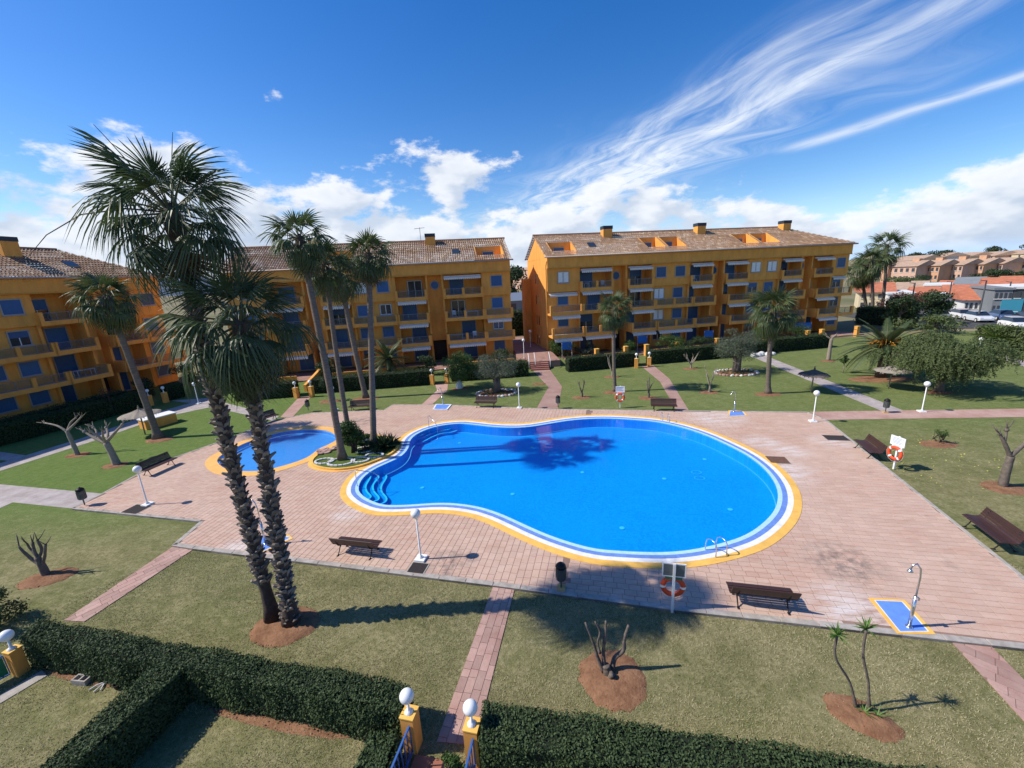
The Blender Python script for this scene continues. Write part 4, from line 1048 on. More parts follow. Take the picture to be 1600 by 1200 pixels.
def pinnate_mesh(L_, droop, n=30, seed=0, m=None):
    q = MB(); r_ = random.Random(seed)
    P = lambda s: Vector((L_*s*(1-.12*droop*s), 0, L_*(.10*s-droop*.62*s*s)))
    q.tube([P(i/8) for i in range(9)], [.035*(1-.8*i/8)+.006 for i in range(9)], 4, 1)
    for i in range(n):
        s = .12+.88*i/n; p = P(s); d = (P(min(1, s+.03))-P(s-.03)).normalized(); ll = L_*.125*(math.sin(math.pi*min(1, .15+s*.8)))+.12
        for sg in (-1, 1):
            v = (d*.62+Vector((0, sg, .12-.55*droop*s))*.8).normalized(); e = p+v*ll*r_.uniform(.85, 1.1)+Vector((0, 0, -.06*ll)); wv = d*.026*(L_/2.5)
            q.add([p-wv, p+wv, (p+e)/2+wv*1.2, e, (p+e)/2-wv*1.2], [(0, 1, 2, 3, 4)] if sg > 0 else [(4, 3, 2, 1, 0)], 0)
    return q.mesh('frond', [m, m_petiole])
m_phx = leafmat('phoenix_green', (.035, .062, .020), (.12, .15, .05), .5, .2, .4)
def phoenix(base, h, L_, label, nf=44, fruit=False, seed=1):
    t = thing('date_palm', label, 'palm tree', base); r_ = random.Random(seed); ms = [pinnate_mesh(L_, d, 30, s, m_phx) for s, d in enumerate((.6, .85, 1.1, 1.3))]
    MB().tube([(0, 0, 0), (0, 0, h*.5), (0, 0, h), (0, 0, h+.35)], [.45, .36, .46, .2], 12).build('trunk', m_trunk_near, t, True)
    for i in range(nf):
        s = (i+.5)/nf; el = 68-92*s; k = min(3, int(s*4)); az = i*2.39996
        put('frond', ms[k], t, (0, 0, h+.2-.2*s), (0, -R(el+(18 if k > 1 else 0)), az), r_.uniform(.85, 1.1))
    if fruit:
        mf = mat('date_fruit_orange', (.55, .24, .03), .7, .2, 20)
        for i in range(7):
            a = i*.9+2.8; q = MB()
            for j in range(16):
                d = Vector((math.cos(a)*.8+r_.uniform(-.35, .35), math.sin(a)*.8+r_.uniform(-.35, .35), r_.uniform(-.4, .5))); q.tube([(0, 0, 0), d*.5+Vector((0, 0, .25)), d*.95], [.02, .03, .02], 4)
            q.build('fruit_cluster', mf, t, loc=(math.cos(a)*.35, math.sin(a)*.35, h+.35+.25*(i % 2)))
    return t
phoenix(g(1376, 590, LZ), 2.5, 3.3, 'squat date palm with orange fruit clusters on the right lawn', 46, True, 3)
phoenix(g(598, 596, LZ)+Vector((0, 3.0, 0)), 1.6, 2.9, 'feathery date palm behind the clipped hedge of the middle block', 34, False, 5)

def crown_pts(clumps, n, shell=.55):
    w = np.array([c[3]*c[4]*c[5] for c in clumps])**.67; w = w/w.sum(); k = nr.choice(len(clumps), n, p=w); c = np.array(clumps)[k]
    d = nr.normal(size=(n, 3)); d /= np.linalg.norm(d, axis=1, keepdims=True); r_ = (shell+(1-shell)*nr.random((n, 1)))*(1+.10*nr.normal(size=(n, 1)))
    return c[:, :3]+d*c[:, 3:6]*r_, d
def clumpset(c, rx, ry, rz, n, cs=.42, seed=0):
    r_ = random.Random(seed); out = []
    for i in range(n):
        a = r_.uniform(0, 6.28); s = math.sqrt(r_.random()); z = r_.uniform(-.75, .85); k = s*math.sqrt(max(.05, 1-z*z))
        q = cs*r_.uniform(.7, 1.3); out.append((c[0]+rx*k*math.cos(a)*.85, c[1]+ry*k*math.sin(a)*.85, c[2]+rz*z*.8, rx*q, ry*q, rz*q*.85))
    return out
def tree(name, label, base, crown, rx, ry, rz, nclump, nleaf, leaf, m, asp=.5, trunk_r=.2, bark=None, cat='tree', seed=0, group=None, stems=1, cs=.42, lean=(0, 0)):
    base = Vector(base); t = thing(name, label, cat, base, 0, group); r_ = random.Random(seed); cz = crown
    cl = clumpset((lean[0], lean[1], cz), rx, ry, rz, nclump, cs, seed)
    q = MB()
    for s in range(stems):
        a = s*2.1; k = .25*(stems > 1); fork = Vector((lean[0]*.4+math.cos(a)*k, lean[1]*.4+math.sin(a)*k, max(.25, (cz-rz*.75))))
        q.tube([(math.cos(a)*k*.4, math.sin(a)*k*.4, -.05), fork*.5+Vector((.05, .03, 0)), fork], [trunk_r*1.5, trunk_r*1.05, trunk_r*.8], 8)
        for i in range(5):
            c = cl[(i*3+s) % len(cl)]; e = Vector(c[:3]); q.tube([fork-Vector((0, 0, .1)), fork.lerp(e, .5)+Vector((r_.uniform(-.15, .15), r_.uniform(-.15, .15), .1)), e], [trunk_r*.6, trunk_r*.35, trunk_r*.12], 5)
    q.build('trunk', bark or m_bark, t, True)
    P, d = crown_pts(cl, nleaf); keep = P[:, 2] > .06; put('crown', leaves('crown', P[keep], leaf, m, asp, d[keep], jit=.8), t)
    return t
def hedge(name, label, quad, h, leaf, n, m=None, z=LZ, wob=.04, cat='hedge', group=None):
    """clipped hedge over a ground quad; leaves on its top and faces, dark twigs within"""
    quad = ccw([tuple(p[:2]) for p in quad]); c = (sum(p[0] for p in quad)/len(quad), sum(p[1] for p in quad)/len(quad)); t = thing(name, label, cat, (c[0], c[1], z), 0, group)
    Q = [(p[0]-c[0], p[1]-c[1]) for p in quad]; ins = offset(Q, -max(.03, leaf*.8))
    MB().prism(ins, 0, h-max(.03, leaf*.8)).build('branches', m_core, t)
    k = len(Q); per = [math.hypot(Q[(i+1) % k][0]-Q[i][0], Q[(i+1) % k][1]-Q[i][1]) for i in range(k)]
    area = abs(sum(Q[i][0]*Q[(i+1) % k][1]-Q[(i+1) % k][0]*Q[i][1] for i in range(k)))/2
    tot = area+sum(per)*h; P = []; D = []
    nt_ = int(n*area/tot); a = np.array(Q); lo, hi = a.min(0), a.max(0); pts = nr.uniform(lo, hi, (nt_*6+50, 2)); pts = pts[inpoly(pts, Q)][:nt_]
    P.append(np.c_[pts, np.full(len(pts), h)]); D.append(np.tile((0, 0, 1.), (len(pts), 1)))
    for i in range(k):
        ni = int(n*per[i]*h/tot); s = nr.random((ni, 1)); A, B = np.array(Q[i]), np.array(Q[(i+1) % k]); xy = A+(B-A)*s; dn = np.array(((B-A)[1], -(B-A)[0]))/max(1e-6, per[i])
        P.append(np.c_[xy, nr.random(ni)*h]); D.append(np.tile((dn[0], dn[1], 0.3), (ni, 1)))
    P = np.vstack(P); D = np.vstack(D)
    und = np.sin(P[:, 0]*2.1+P[:, 1]*1.3)+np.sin(P[:, 0]*4.7-P[:, 1]*3.1)*.6
    P = P+D*(und*wob+nr.normal(size=len(P))*leaf*.45)[:, None]
    put('foliage', leaves('foliage', P, leaf, m or m_hedge, .55, D, jit=.65), t); return t
def hpx(front, depth, flip=False, z=LZ):
    """hedge ground quad from its front edge (photo points) and a depth in metres"""
    a, b = (Vector(g(*p, z)) for p in front); d = (b-a).normalized(); nn = Vector((-d.y, d.x, 0)); 
    return [a, b, b+nn*depth, a+nn*depth]
# clipped hedges before the blocks
G2 = 'clipped garden hedges before the blocks'
hedge('hedge', 'clipped hedge left of the gate of the long block', hpx(((889, 582), (998, 572)), 1.3), 1.5, .11, 5200, m_hedge_far, group=G2)
hedge('hedge', 'long clipped hedge right of the gate of the long block', hpx(((1018, 570), (1204, 553)), 1.3), 1.5, .11, 9000, m_hedge_far, group=G2)
hedge('hedge', 'clipped hedge behind the pollarded tree at the end of the long block', hpx(((1209, 551), (1296, 543)), 1.3), 1.55, .12, 5500, m_hedge_far, group=G2)
hedge('hedge', 'clipped hedge running behind the tall island palms', hpx(((489, 616), (677, 601)), 1.3), 1.45, .10, 9000, m_hedge_far, group=G2)
hedge('hedge', 'clipped hedge left of the stepped gate of the middle block', hpx(((368, 628), (462, 620)), 1.3), 1.4, .10, 5200, m_hedge_far, group=G2)
hedge('hedge', 'leafy hedge right of the middle block gate behind the olive tree', hpx(((706, 597), (826, 588)), 1.6), 1.5, .12, 6000, m_hedge_far, group=G2)
def hwall(front, h, n, label, depth=1.2):
    hedge('hedge', label, hpx(front, depth), h, .11, n, m_hedge_far, group=G2)
hwall(((-30, 706), (232, 636)), 1.45, 14000, 'long dark hedge before the shaded left block')
hwall(((266, 626), (292, 619)), 1.5, 2200, 'short dark hedge right of the left block gate')
h2 = [n1*(-44.6)+e1*s for s in (16.5, 29)]
hedge('hedge', 'inner dark hedge below the shuttered windows of the left block', [h2[0], h2[1], h2[1]-n1*1.2, h2[0]-n1*1.2], 1.5, .12, 7000, m_hedge_far, group=G2)
# bushes in the small gardens behind the hedges
GB = 'bushes in the gardens of the blocks'
k = 0
for (px, py, up_, r1, rz_, mm, lb) in [(885, 570, 4.5, 1.9, 1.3, m_green, 'bushy shrub beside the walkway steps of the long block'), (925, 566, 4.0, 1.3, 1.0, m_olive, 'grey green bush behind the small fan palm'), (1065, 560, 3.4, 2.0, 1.1, m_green, 'broad bush above the hedge left of the olive tree'),
        (1110, 556, 3.6, 1.8, 1.0, m_dtree, 'dark bush above the hedge touching the olive tree'), (1235, 545, 4.2, 2.2, 1.2, m_green, 'broad bush behind the right fan palm'), (1275, 540, 5.0, 2.0, 1.6, m_green, 'tall leafy bush at the right end of the long block'),
        (655, 596, 3.0, 1.5, 1.1, m_dtree, 'dark bush right of the feathery date palm'), (500, 612, 3.0, 1.6, 1.5, m_dtree, 'rounded dark bush behind the leftmost island palm'), (792, 588, 3.0, 1.7, 1.3, m_dtree, 'dark bush behind the left olive tree'), (1000, 566, 5.5, 1.5, .9, m_green, 'low bush behind the gate of the long block'),
        (175, 640, 3.4, 1.6, 1.2, m_dtree, 'dark bush before the shaded left block'), (255, 618, 4.0, 1.7, 1.5, m_dtree, 'dark bush at the corner of the shaded left block')]:
    b = g(px, py, LZ)+Vector((0, up_, 0)); k += 1
    tree('bush', lb, b, rz_*1.0, r1, r1*.8, rz_, 9, 2200, .16, mm, .5, .06, m_barkd, 'bush', 60+k, GB, 2)
tree('round_tree', 'dense round tree over a white stone beside the block gate', g(720, 606, LZ), 2.15, 1.75, 1.6, 1.35, 22, 7000, .13, m_green, .55, .09, m_bark, 'tree', 5, None, 1, .40)
tree('olive_tree', 'left olive tree in a stone ring before the middle block', g(776, 614, LZ), 2.45, 2.2, 2.0, 1.35, 26, 8000, .13, m_olive, .30, .20, m_bark, 'tree', 8, None, 3, .34)
tree('olive_tree', 'larger olive tree in a stone ring before the long block', g(1150, 582, LZ), 2.75, 2.75, 2.5, 1.7, 30, 10000, .14, m_olive, .30, .24, m_bark, 'tree', 9, None, 2, .34)
# weeping pepper tree: hanging strands of small leaves
def pepper():
    b = g(1466, 612, LZ); t = thing('pepper_tree', 'large weeping pepper tree on the right lawn', 'tree', b)
    cl = clumpset((.2, .5, 2.75), 4.1, 3.2, 1.9, 46, .26, 3); q = MB(); q.tube([(0, 0, -.05), (.05, .1, .9), (.1, .3, 1.7)], [.35, .26, .22], 9)
    for c in cl[:14]: q.tube([(.1, .3, 1.5), (c[0]*.5, c[1]*.5+.2, 2.6), c[:3]], [.14, .09, .03], 5)
    q.build('trunk', m_bark, t, True)
    P = []; D = []
    for i in range(3900):
        c = cl[rnd.randrange(len(cl))]; d = Vector((rnd.gauss(0, 1), rnd.gauss(0, 1), abs(rnd.gauss(0, .7)))).normalized(); p = Vector(c[:3])+Vector((d.x*c[3], d.y*c[4], d.z*c[5])); l = rnd.uniform(.4, 1.25); sx, sy = rnd.uniform(-.1, .1), rnd.uniform(-.1, .1)
        for j in range(9):
            s = j/9; z = p.z-l*s
            if z > .25: P.append((p.x+sx*s+d.x*.25*s+rnd.uniform(-.06, .06), p.y+sy*s+d.y*.25*s+rnd.uniform(-.06, .06), z)); D.append((d.x, d.y, .3))
    put('crown', leaves('crown', P, .17, m_pepper, .38, D, jit=.7), t)
pepper()

# pruned bare trees
def bare(name, label, base, pts_list, rads, knob=0.0, m=None, twigs=0, seed=0, cat='tree', group=None):
    """trunk and cut-back limbs given as polylines in local metres"""
    t = thing(name, label, cat, base, 0, group); r_ = random.Random(seed)
    for i, (pl, rd) in enumerate(zip(pts_list, rads)):
        q = MB(); pl = [Vector(p) for p in pl]
        if i: pl = [pl[0]]+[p+Vector((r_.uniform(-.03, .03), r_.uniform(-.03, .03), 0)) for p in pl[1:]]
        cp = catmull3(pl, 4); k = len(cp); q.tube(cp, [rd[0]+(rd[1]-rd[0])*j/(k-1)+(r_.uniform(-.1, .1)*rd[1]) for j in range(k)], 8)
        if knob and i: q.sphere(pl[-1], knob*r_.uniform(.8, 1.2), 8, 6)
        for _ in range(twigs if i else 0):
            e = pl[-1]; d = (e-pl[-2]).normalized()+Vector((r_.uniform(-.9, .9), r_.uniform(-.9, .9), r_.uniform(-.2, .8))); q.tube([e, e+d*.12, e+d*.26+Vector((0, 0, .05))], [.022, .016, .008], 5)
        q.build('trunk' if i == 0 else 'limb', m or m_bark, t, True)
    return t
def catmull3(p, k):
    out = []
    for i in range(len(p)-1):
        a, b, c, d = p[max(0, i-1)], p[i], p[i+1], p[min(len(p)-1, i+2)]
        for j in range(k):
            t = j/k; out.append(.5*((2*b)+(c-a)*t+(2*a-5*b+4*c-d)*t*t+(3*b-3*c+d-a)*t**3))
    return out+[p[-1]]
GP = 'pruned bare trees on the lawns'
soil(957, 1060, .86, .84, 0, .07)
bare('pruned_tree', 'cut back tree of thin bare stems in the near round soil bed', g(948, 1052, LZ+.05), [[(0, 0, -.05), (0, 0, .12), (-.02, .02, .25)], [(-.08, 0, .05), (-.22, .05, .5), (-.30, .1, .8), (-.52, .12, 1.5)], [(-.04, .05, .1), (-.08, .08, .6), (-.02, .1, 1.1), (.0, .1, 1.52)], [(-.16, .05, .6), (-.22, .1, .9), (-.18, .1, 1.2), (-.30, .12, 1.5)], [(-.1, .08, .9), (-.14, .1, 1.2), (-.2, .12, 1.45)], [(.15, .05, .05), (.25, .1, .35), (.42, .1, .6), (.44, .12, .95), (.60, .12, 1.35)], [(.06, -.12, 0), (.07, -.16, .16)]],
     [(.13, .10), (.055, .024), (.055, .026), (.035, .018), (.025, .015), (.075, .034), (.075, .07)], 0, m_bark, 0, 3, group=GP)
soil(75, 903, .92, .55, R(15), .06)
bare('pruned_tree', 'dark pruned tree with upright stubs on the near left lawn', g(72, 897, LZ+.05), [[(0, 0, -.05), (-.03, 0, .35), (-.08, 0, .75)], [(-.02, 0, .35), (-.45, .1, .55), (-.62, .1, .95), (-.72, .1, 1.15)], [(-.07, 0, .7), (-.15, .05, 1.0), (-.22, .1, 1.32)], [(-.05, 0, .7), (.05, .1, 1.0), (.02, .1, 1.36)], [(0, 0, .45), (.2, .0, .75), (.35, .05, 1.25)], [(-.1, 0, .8), (-.35, .1, 1.05), (-.4, .1, 1.3)]],
     [(.13, .09), (.07, .04), (.055, .045), (.05, .045), (.06, .04), (.04, .03)], .04, m_bark, 2, 5, group=GP)
c = soil(180, 727, .75, .5, 0, .05)
bare('pruned_tree', 'stout pruned mulberry with knobbly spreading limbs beside the left bench', g(183, 726, LZ), [[(0, 0, -.05), (-.1, 0, .8), (-.25, 0, 1.5)], [(-.25, 0, 1.45), (-.9, .1, 1.75), (-1.6, .2, 2.2)], [(-.25, 0, 1.5), (.2, .2, 2.0), (.75, .3, 2.5)], [(-.25, 0, 1.5), (-.35, -.2, 2.0), (-.6, -.3, 2.35)], [(-.25, 0, 1.5), (.0, -.3, 1.9), (.3, -.5, 2.3)], [(-.9, .1, 1.75), (-1.0, .4, 2.1), (-1.3, .6, 2.3)], [(-.25, 0, 1.45), (-.5, .5, 1.9), (-.8, .8, 2.2)]],
     [(.21, .15), (.12, .05), (.11, .05), (.09, .05), (.09, .05), (.06, .04), (.08, .05)], .085, m_twig, 5, 6, group=GP)
soil(122, 711, .75, .5, 0, .04)
bare('pruned_tree', 'slim pruned mulberry nearer the dark hedge on the left lawn', g(122, 711, LZ), [[(0, 0, -.05), (-.1, 0, .9), (-.2, 0, 1.75)], [(-.2, 0, 1.7), (-.8, .1, 2.1), (-1.7, .2, 2.3)], [(-.2, 0, 1.7), (.3, .2, 2.2), (.8, .3, 2.6)], [(-.2, 0, 1.7), (-.1, .3, 2.2), (.1, .5, 2.45)]], [(.14, .10), (.08, .04), (.08, .04), (.06, .04)], .07, m_twig, 4, 9, group=GP)
soil(1567, 762, .80, .62, 0, .04)
bare('pruned_tree', 'pollarded tree with forked limbs on the right lawn', g(1566, 760, LZ), [[(0, 0, -.05), (0, 0, .8), (.02, 0, 1.45)], [(.02, 0, 1.4), (-.3, .1, 2.0), (-.5, .2, 2.45)], [(.02, 0, 1.45), (.4, 0, 1.9), (.8, .05, 2.25)], [(-.3, .1, 2.0), (-.25, .1, 2.3), (-.2, .2, 2.6)], [(.1, 0, 1.5), (.5, .1, 1.75), (.9, .2, 1.95)]], [(.16, .13), (.09, .05), (.09, .05), (.05, .04), (.06, .04)], .075, m_bark, 5, 11, group=GP)
for (px, py, lb, hh, sd) in [(909, 621, 'small twisted pruned tree near the far deck bin', 1.25, 1), (1013, 622, 'small twisted pruned tree behind the far bench', 1.35, 2), (1108, 613, 'forked pale pruned tree right of the curved path', 1.9, 3), (1079, 576, 'many branched pale pruned tree before the long hedge', 1.35, 4), (956, 589, 'leafless sapling behind the small fan palm', 1.9, 5)]:
    soil(px, py, .8, .55, 0, .04); r_ = random.Random(sd); ls = [[(0, 0, -.05), (.04, 0, hh*.2), (0, 0, hh*.38)]]; rs = [(.10, .075)]
    for i in range(4 if sd != 4 else 7):
        a = i*6.28/4+r_.random(); k = .16 if sd < 3 else .32; ls.append([(0, 0, hh*.32), (math.cos(a)*k, math.sin(a)*k, hh*.65), (math.cos(a)*k*1.6, math.sin(a)*k*1.6, hh*r_.uniform(.8, 1.05))]); rs.append((.06, .03))
    bare('pruned_tree', lb, g(px, py, LZ), ls, rs, .045, m_twig if sd > 2 else m_bark, 2, sd, group=GP)
soil(1293, 564, .75, .5, 0, .03)
bare('pruned_tree', 'tall single stemmed pollard near the end of the long block', g(1294, 563, LZ), [[(0, 0, -.05), (0, 0, 1.1), (.02, 0, 2.3)], [(.02, 0, 2.2), (-.35, .1, 2.5)], [(.02, 0, 2.3), (.4, 0, 2.6)]], [(.2, .15), (.1, .07), (.1, .07)], .10, m_twig, 4, 13, group=GP)
tree('young_tree', 'small leafy sapling left of the squat date palm', g(1317, 583, LZ), 1.25, .45, .45, .5, 6, 700, .12, m_green, .5, .03, m_twig, 'tree', 31)
tree('young_tree', 'thin young tree before the middle block hedge', g(516, 626, LZ), 1.6, .7, .6, .6, 6, 500, .12, m_dtree, .5, .05, m_barkd, 'tree', 33)
tree('young_tree', 'slender bare young tree against the left hedge', g(178, 650, LZ), 2.1, .5, .5, .7, 5, 160, .10, m_redleaf, .5, .04, m_barkd, 'tree', 35)
# rose bush and yuccas
soil(1466, 694, .95, .55, 0, .05)
tree('rose_bush', 'thin straggly bush in a small soil bed on the right lawn', g(1466, 692, LZ), .5, .42, .35, .42, 7, 240, .09, m_green, .5, .025, m_barkd, 'bush', 37, None, 4)
soil(1347, 1120, .72, .47, R(-35), .05)
def yucca(px, py, h, lean, label, seed):
    t = thing('yucca', label, 'yucca', g(px, py, LZ+.04), 0, 'pair of spindly yuccas'); r_ = random.Random(seed)
    top = Vector((lean[0], lean[1], h)); MB().tube(catmull3([Vector((0, 0, -.05)), Vector((lean[0]*.35, lean[1]*.3, h*.35)), Vector((lean[0]*.95, lean[1]*.8, h*.7)), top], 5), [.040]*3+[.026]*13, 7).build('trunk', m_bark, t, True)
    q = MB()
    for i in range(26):
        a = i*2.4; el = R(r_.uniform(-10, 80)); d = Vector((math.cos(a)*math.cos(el), math.sin(a)*math.cos(el), math.sin(el))); s = Vector((-d.y, d.x, 0)).normalized()*.014; l = r_.uniform(.24, .36); e = top+d*l+Vector((0, 0, -.05*math.cos(el)))
        q.add([top-s, top+s, top+d*l*.5+s, e, top+d*l*.5-s], [(0, 1, 2, 3, 4)])
    q.build('leaf_rosette', mat('yucca_leaf', (.085, .17, .03), .5, .3, 10), t)
    q = MB()
    for i in range(10):
        a = i*.63; d = Vector((math.cos(a), math.sin(a), r_.uniform(.3, 1.2))).normalized(); s = Vector((-d.y, d.x, 0)).normalized()*.014; q.add([-s, s, d*.16+s*.7, d*.28, d*.16-s*.7], [(0, 1, 2, 3, 4)])
    q.build('basal_leaf', MATS['yucca_leaf'], t, loc=(.08, -.12, 0))
yucca(1338, 1105, 2.0, (-.66, .1), 'left spindly yucca with green tuft in the near soil bed', 1)
yucca(1358, 1110, 2.2, (-.34, .1), 'right spindly yucca with green tuft in the near soil bed', 2)
for (px, py, rx, ry) in [(447, 978, 1.0, .75), (250, 687, 1.0, .6), (961, 613, 1.0, .6), (1200, 616, 1.05, .6), (572, 623, 1.2, .7), (1376, 592, 2.6, 1.2), (1466, 613, .9, .6), (776, 615, 1.75, 1.15), (1150, 583, 1.9, 1.2), (842, 600, .7, .45), (720, 607, .9, .5), (1092, 560, .8, .5), (516, 627, 1.0, .6)]:
    soil(px, py, rx, ry, 0, .05 if py < 900 else .09)

# planted island between the pools
isl_t = thing('planted_island', 'kerbed planting island with grass and white stone rings between the pools', 'planter', (0, 0, 0))
strip(isl, -.12, .0, .13, .13, wall_out=.0, wall_in=.02).build('kerb', m_yband, isl_t)
strip(isl, .0, .16, .03, .028, wall_out=-.02).build('skirt', m_oband, isl_t)
sheet('turf', [offset(isl, -.11)], .085, mat('island_turf', (.075, .115, .02), .95, .35, 6, bump=.8, bscale=40)).parent = isl_t
m_stone = mat('white_stone', (.62, .61, .58), .8, .12, 5, bump=.4, bscale=12)
m_flag = mat('flagstone_pink', (.40, .26, .21), .9, .25, 3, rndv=.3)
for (px, py, r1, r2, n_) in [(507, 721, .52, .36, 14), (533, 722, .75, .5, 18), (563, 719, .48, .34, 14), (585, 712, .5, .35, 14), (565, 687, .42, .3, 12), (570, 703, .6, .4, 12)]:
    c = g(px, py, .09)
    for i in range(n_):
        a = 2*math.pi*i/n_; q = MB(); s = 2*math.pi*((r1+r2)/2)/n_*.95
        q.cbox((0, 0, .03), s, .11, .08).build('ring_stone', m_stone, isl_t, loc=(c.x+r1*math.cos(a), c.y+r2*math.sin(a), .085), rot=(0, 0, math.atan2(r2*math.cos(a), -r1*math.sin(a))))
for i in range(14):                         # flagstones sloping to the children's pool
    s = rnd.random(); q_ = rnd.random(); c = g(496+30*s, 711-10*q_-(1-q_)*s*4-4*s, .12)
    pts = [(math.cos(a)*rnd.uniform(.18, .27), math.sin(a)*rnd.uniform(.15, .22)) for a in [k*6.283/6 for k in range(6)]]
    MB().prism(pts, 0, .07).build('flagstone', m_flag, isl_t, loc=(c.x, c.y, .09+.015*(i//5)), rot=(rnd.uniform(-.15, .15), rnd.uniform(-.15, .15), rnd.random()*3))
tree('round_shrub', 'tall rounded shrub behind the palm on the planted island', g(553, 706, .09), 1.42, .72, .65, .92, 14, 5200, .11, m_green, .6, .07, m_barkd, 'shrub', 41, None, 3, .45)
def spiky(px, py, label, n_, L_, seed, z=.09, m=None):
    t = thing('spiky_plant', label, 'plant', g(px, py, z)); r_ = random.Random(seed); q = MB()
    for i in range(n_):
        a = i*2.4; el = R(r_.uniform(5, 82)); d = Vector((math.cos(a)*math.cos(el), math.sin(a)*math.cos(el), math.sin(el))); s = Vector((-d.y, d.x, 0)).normalized()*.05*L_; l = L_*r_.uniform(.7, 1.1)
        q.add([-s*.5, s*.5, d*l*.5+s+Vector((0, 0, .05)), d*l+Vector((0, 0, -.12*l*math.cos(el))), d*l*.5-s+Vector((0, 0, .05))], [(0, 1, 2, 3, 4)])
    q.build('leaves', m or m_agave, t); return t
spiky(600, 700, 'large spiky plant at the right of the planted island', 90, 1.15, 1)
spiky(588, 708, 'small spiky plant in a stone ring of the island', 40, .5, 2)
spiky(612, 694, 'spiky plant overhanging the pool edge of the island', 60, .8, 5)
tree('low_shrub', 'low yellow green shrub in a white stone ring of the island', g(566, 687, .09), .3, .55, .45, .3, 7, 1100, .09, m_green, .6, .03, m_barkd, 'shrub', 43, None, 3)
tree('low_shrub', 'low dark shrub at the foot of the rounded island shrub', g(572, 705, .09), .28, .6, .45, .3, 7, 1100, .09, m_dtree, .6, .03, m_barkd, 'shrub', 44, None, 3)
# stone rings round the olives
for (px, py, r1, r2, lb) in [(776, 615, 1.75, 1.2, 'ring of rough stones round the left olive tree'), (1150, 583, 1.95, 1.3, 'ring of rough stones round the larger olive tree')]:
    c = g(px, py, LZ); t = thing('stone_ring', lb, 'stone ring', c); n_ = 30
    for i in range(n_):
        a = 2*math.pi*i/n_; q = MB(); q.sphere((0, 0, 0), .2, 7, 5); o = q.build('stone', m_stone if rnd.random() < .5 else m_flag, t, loc=(r1*math.cos(a), r2*math.sin(a), .05), rot=(rnd.random(), rnd.random(), rnd.random()*3), sc=(rnd.uniform(.8, 1.1), rnd.uniform(.7, 1), rnd.uniform(.45, .7)))
    P = nr.uniform(-1, 1, (500, 2)); P = P[np.hypot(P[:, 0], P[:, 1]) < .85]; P = np.c_[P[:, 0]*r1, P[:, 1]*r2, .05+nr.random(len(P))*.22]; put('ground_cover', leaves('ground_cover', P, .14, m_hedge_far), t)['kind'] = 'stuff'
q = MB(); q.lathe([(.34, 0), (.36, .25), (.26, .55), (.10, .85), (.02, .95)], 7); t = thing('white_boulder', 'upright white stone leaning under the dense round tree', 'stone', g(718, 607, LZ)); q.build('stone', m_stone, t)
t = thing('white_rocks', 'low white rocks at the head of the grey path', 'stone', g(1192, 556, LZ))
for i in range(5): MB().sphere((0, 0, 0), .4, 8, 6).build('rock', m_stone, t, loc=(i*.6-1.2, rnd.uniform(-.3, .3), .12), sc=(1, .8, .6+.4*rnd.random()))
# ------------------------------------------------------------------ garden furniture
m_globe = mat('lamp_globe_white', (.80, .80, .79), .25, spec=.5)
m_wood = mat('bench_wood', (.052, .026, .022), .45, .3, 9, stretch=(1, 8, 8), spec=.4, rndv=.15)
m_iron = mat('cast_iron', (.018, .017, .018), .5, metal=.3)
m_binm = mat('bin_grey', (.12, .13, .13), .5, metal=.4, var=.15)
m_plinth = mat('plinth_ochre', (.52, .33, .13), .85, .15, 5)
m_bluemetal = mat('blue_gate_metal', (.035, .11, .33), .45, spec=.5)
def globe_lamp(px, py, label, h=2.1, z=0.0, rz=AX, group='white globe lamps on poles', r=.175, plinth=True):
    t = thing('globe_lamp', label, 'lamp', g(px, py, z), rz, group)
    if 'lampm' not in MESH:
        MESH['lampm'] = (MB().box(-.19, .19, -.19, .19, -.02, .085).mesh('plinth', m_white),
            MB().lathe([(.085, 0), (.085, .02), (.04, .05), (.034, .06), (.027, 1.0)], 10).mesh('pole', m_white, True),
            MB().lathe([(.03, -.03), (.075, 0.0), (.07, .03), (.02, .05)], 12).mesh('collar', m_white, True), MB().sphere((0, 0, 0), 1.0, 22, 14).mesh('globe', m_globe, True))
    P_ = MESH['lampm']
    if plinth: put('plinth', P_[0], t)
    hp = h-2*r*.97-.085
    put('pole', P_[1], t, (0, 0, .085), sc=(1, 1, hp)); put('collar', P_[2], t, (0, 0, .075+hp)); put('globe', P_[3], t, (0, 0, h-r), sc=r)
    return t
for px, py, lb in [(231, 789, 'white globe lamp beside the left bench by the grey path'), (658, 874, 'white globe lamp at the near pool side between bench and bin'), (1270, 659, 'white globe lamp at the far right corner of the deck'), (1440, 643.5, 'white globe lamp on the straight path at the right lawn'),
                   (811.5, 638, 'white globe lamp at the far deck edge beside the left olive'), (310.5, 631, 'white globe lamp where the left garden paths meet'), (524, 641, 'white globe lamp half hidden by the tall island palm')]:
    globe_lamp(px, py, lb, z=0 if px not in (1440, 310.5) else LZ)
globe_lamp(829, 543, 'farther of two globe lamps on the raised walkway', 2.4, .66, plinth=False)
globe_lamp(819, 561, 'nearer of two globe lamps on the raised walkway', 2.4, .66, plinth=False)
globe_lamp(1526, 562, 'white globe lamp behind the weeping pepper tree', 2.2, LZ)

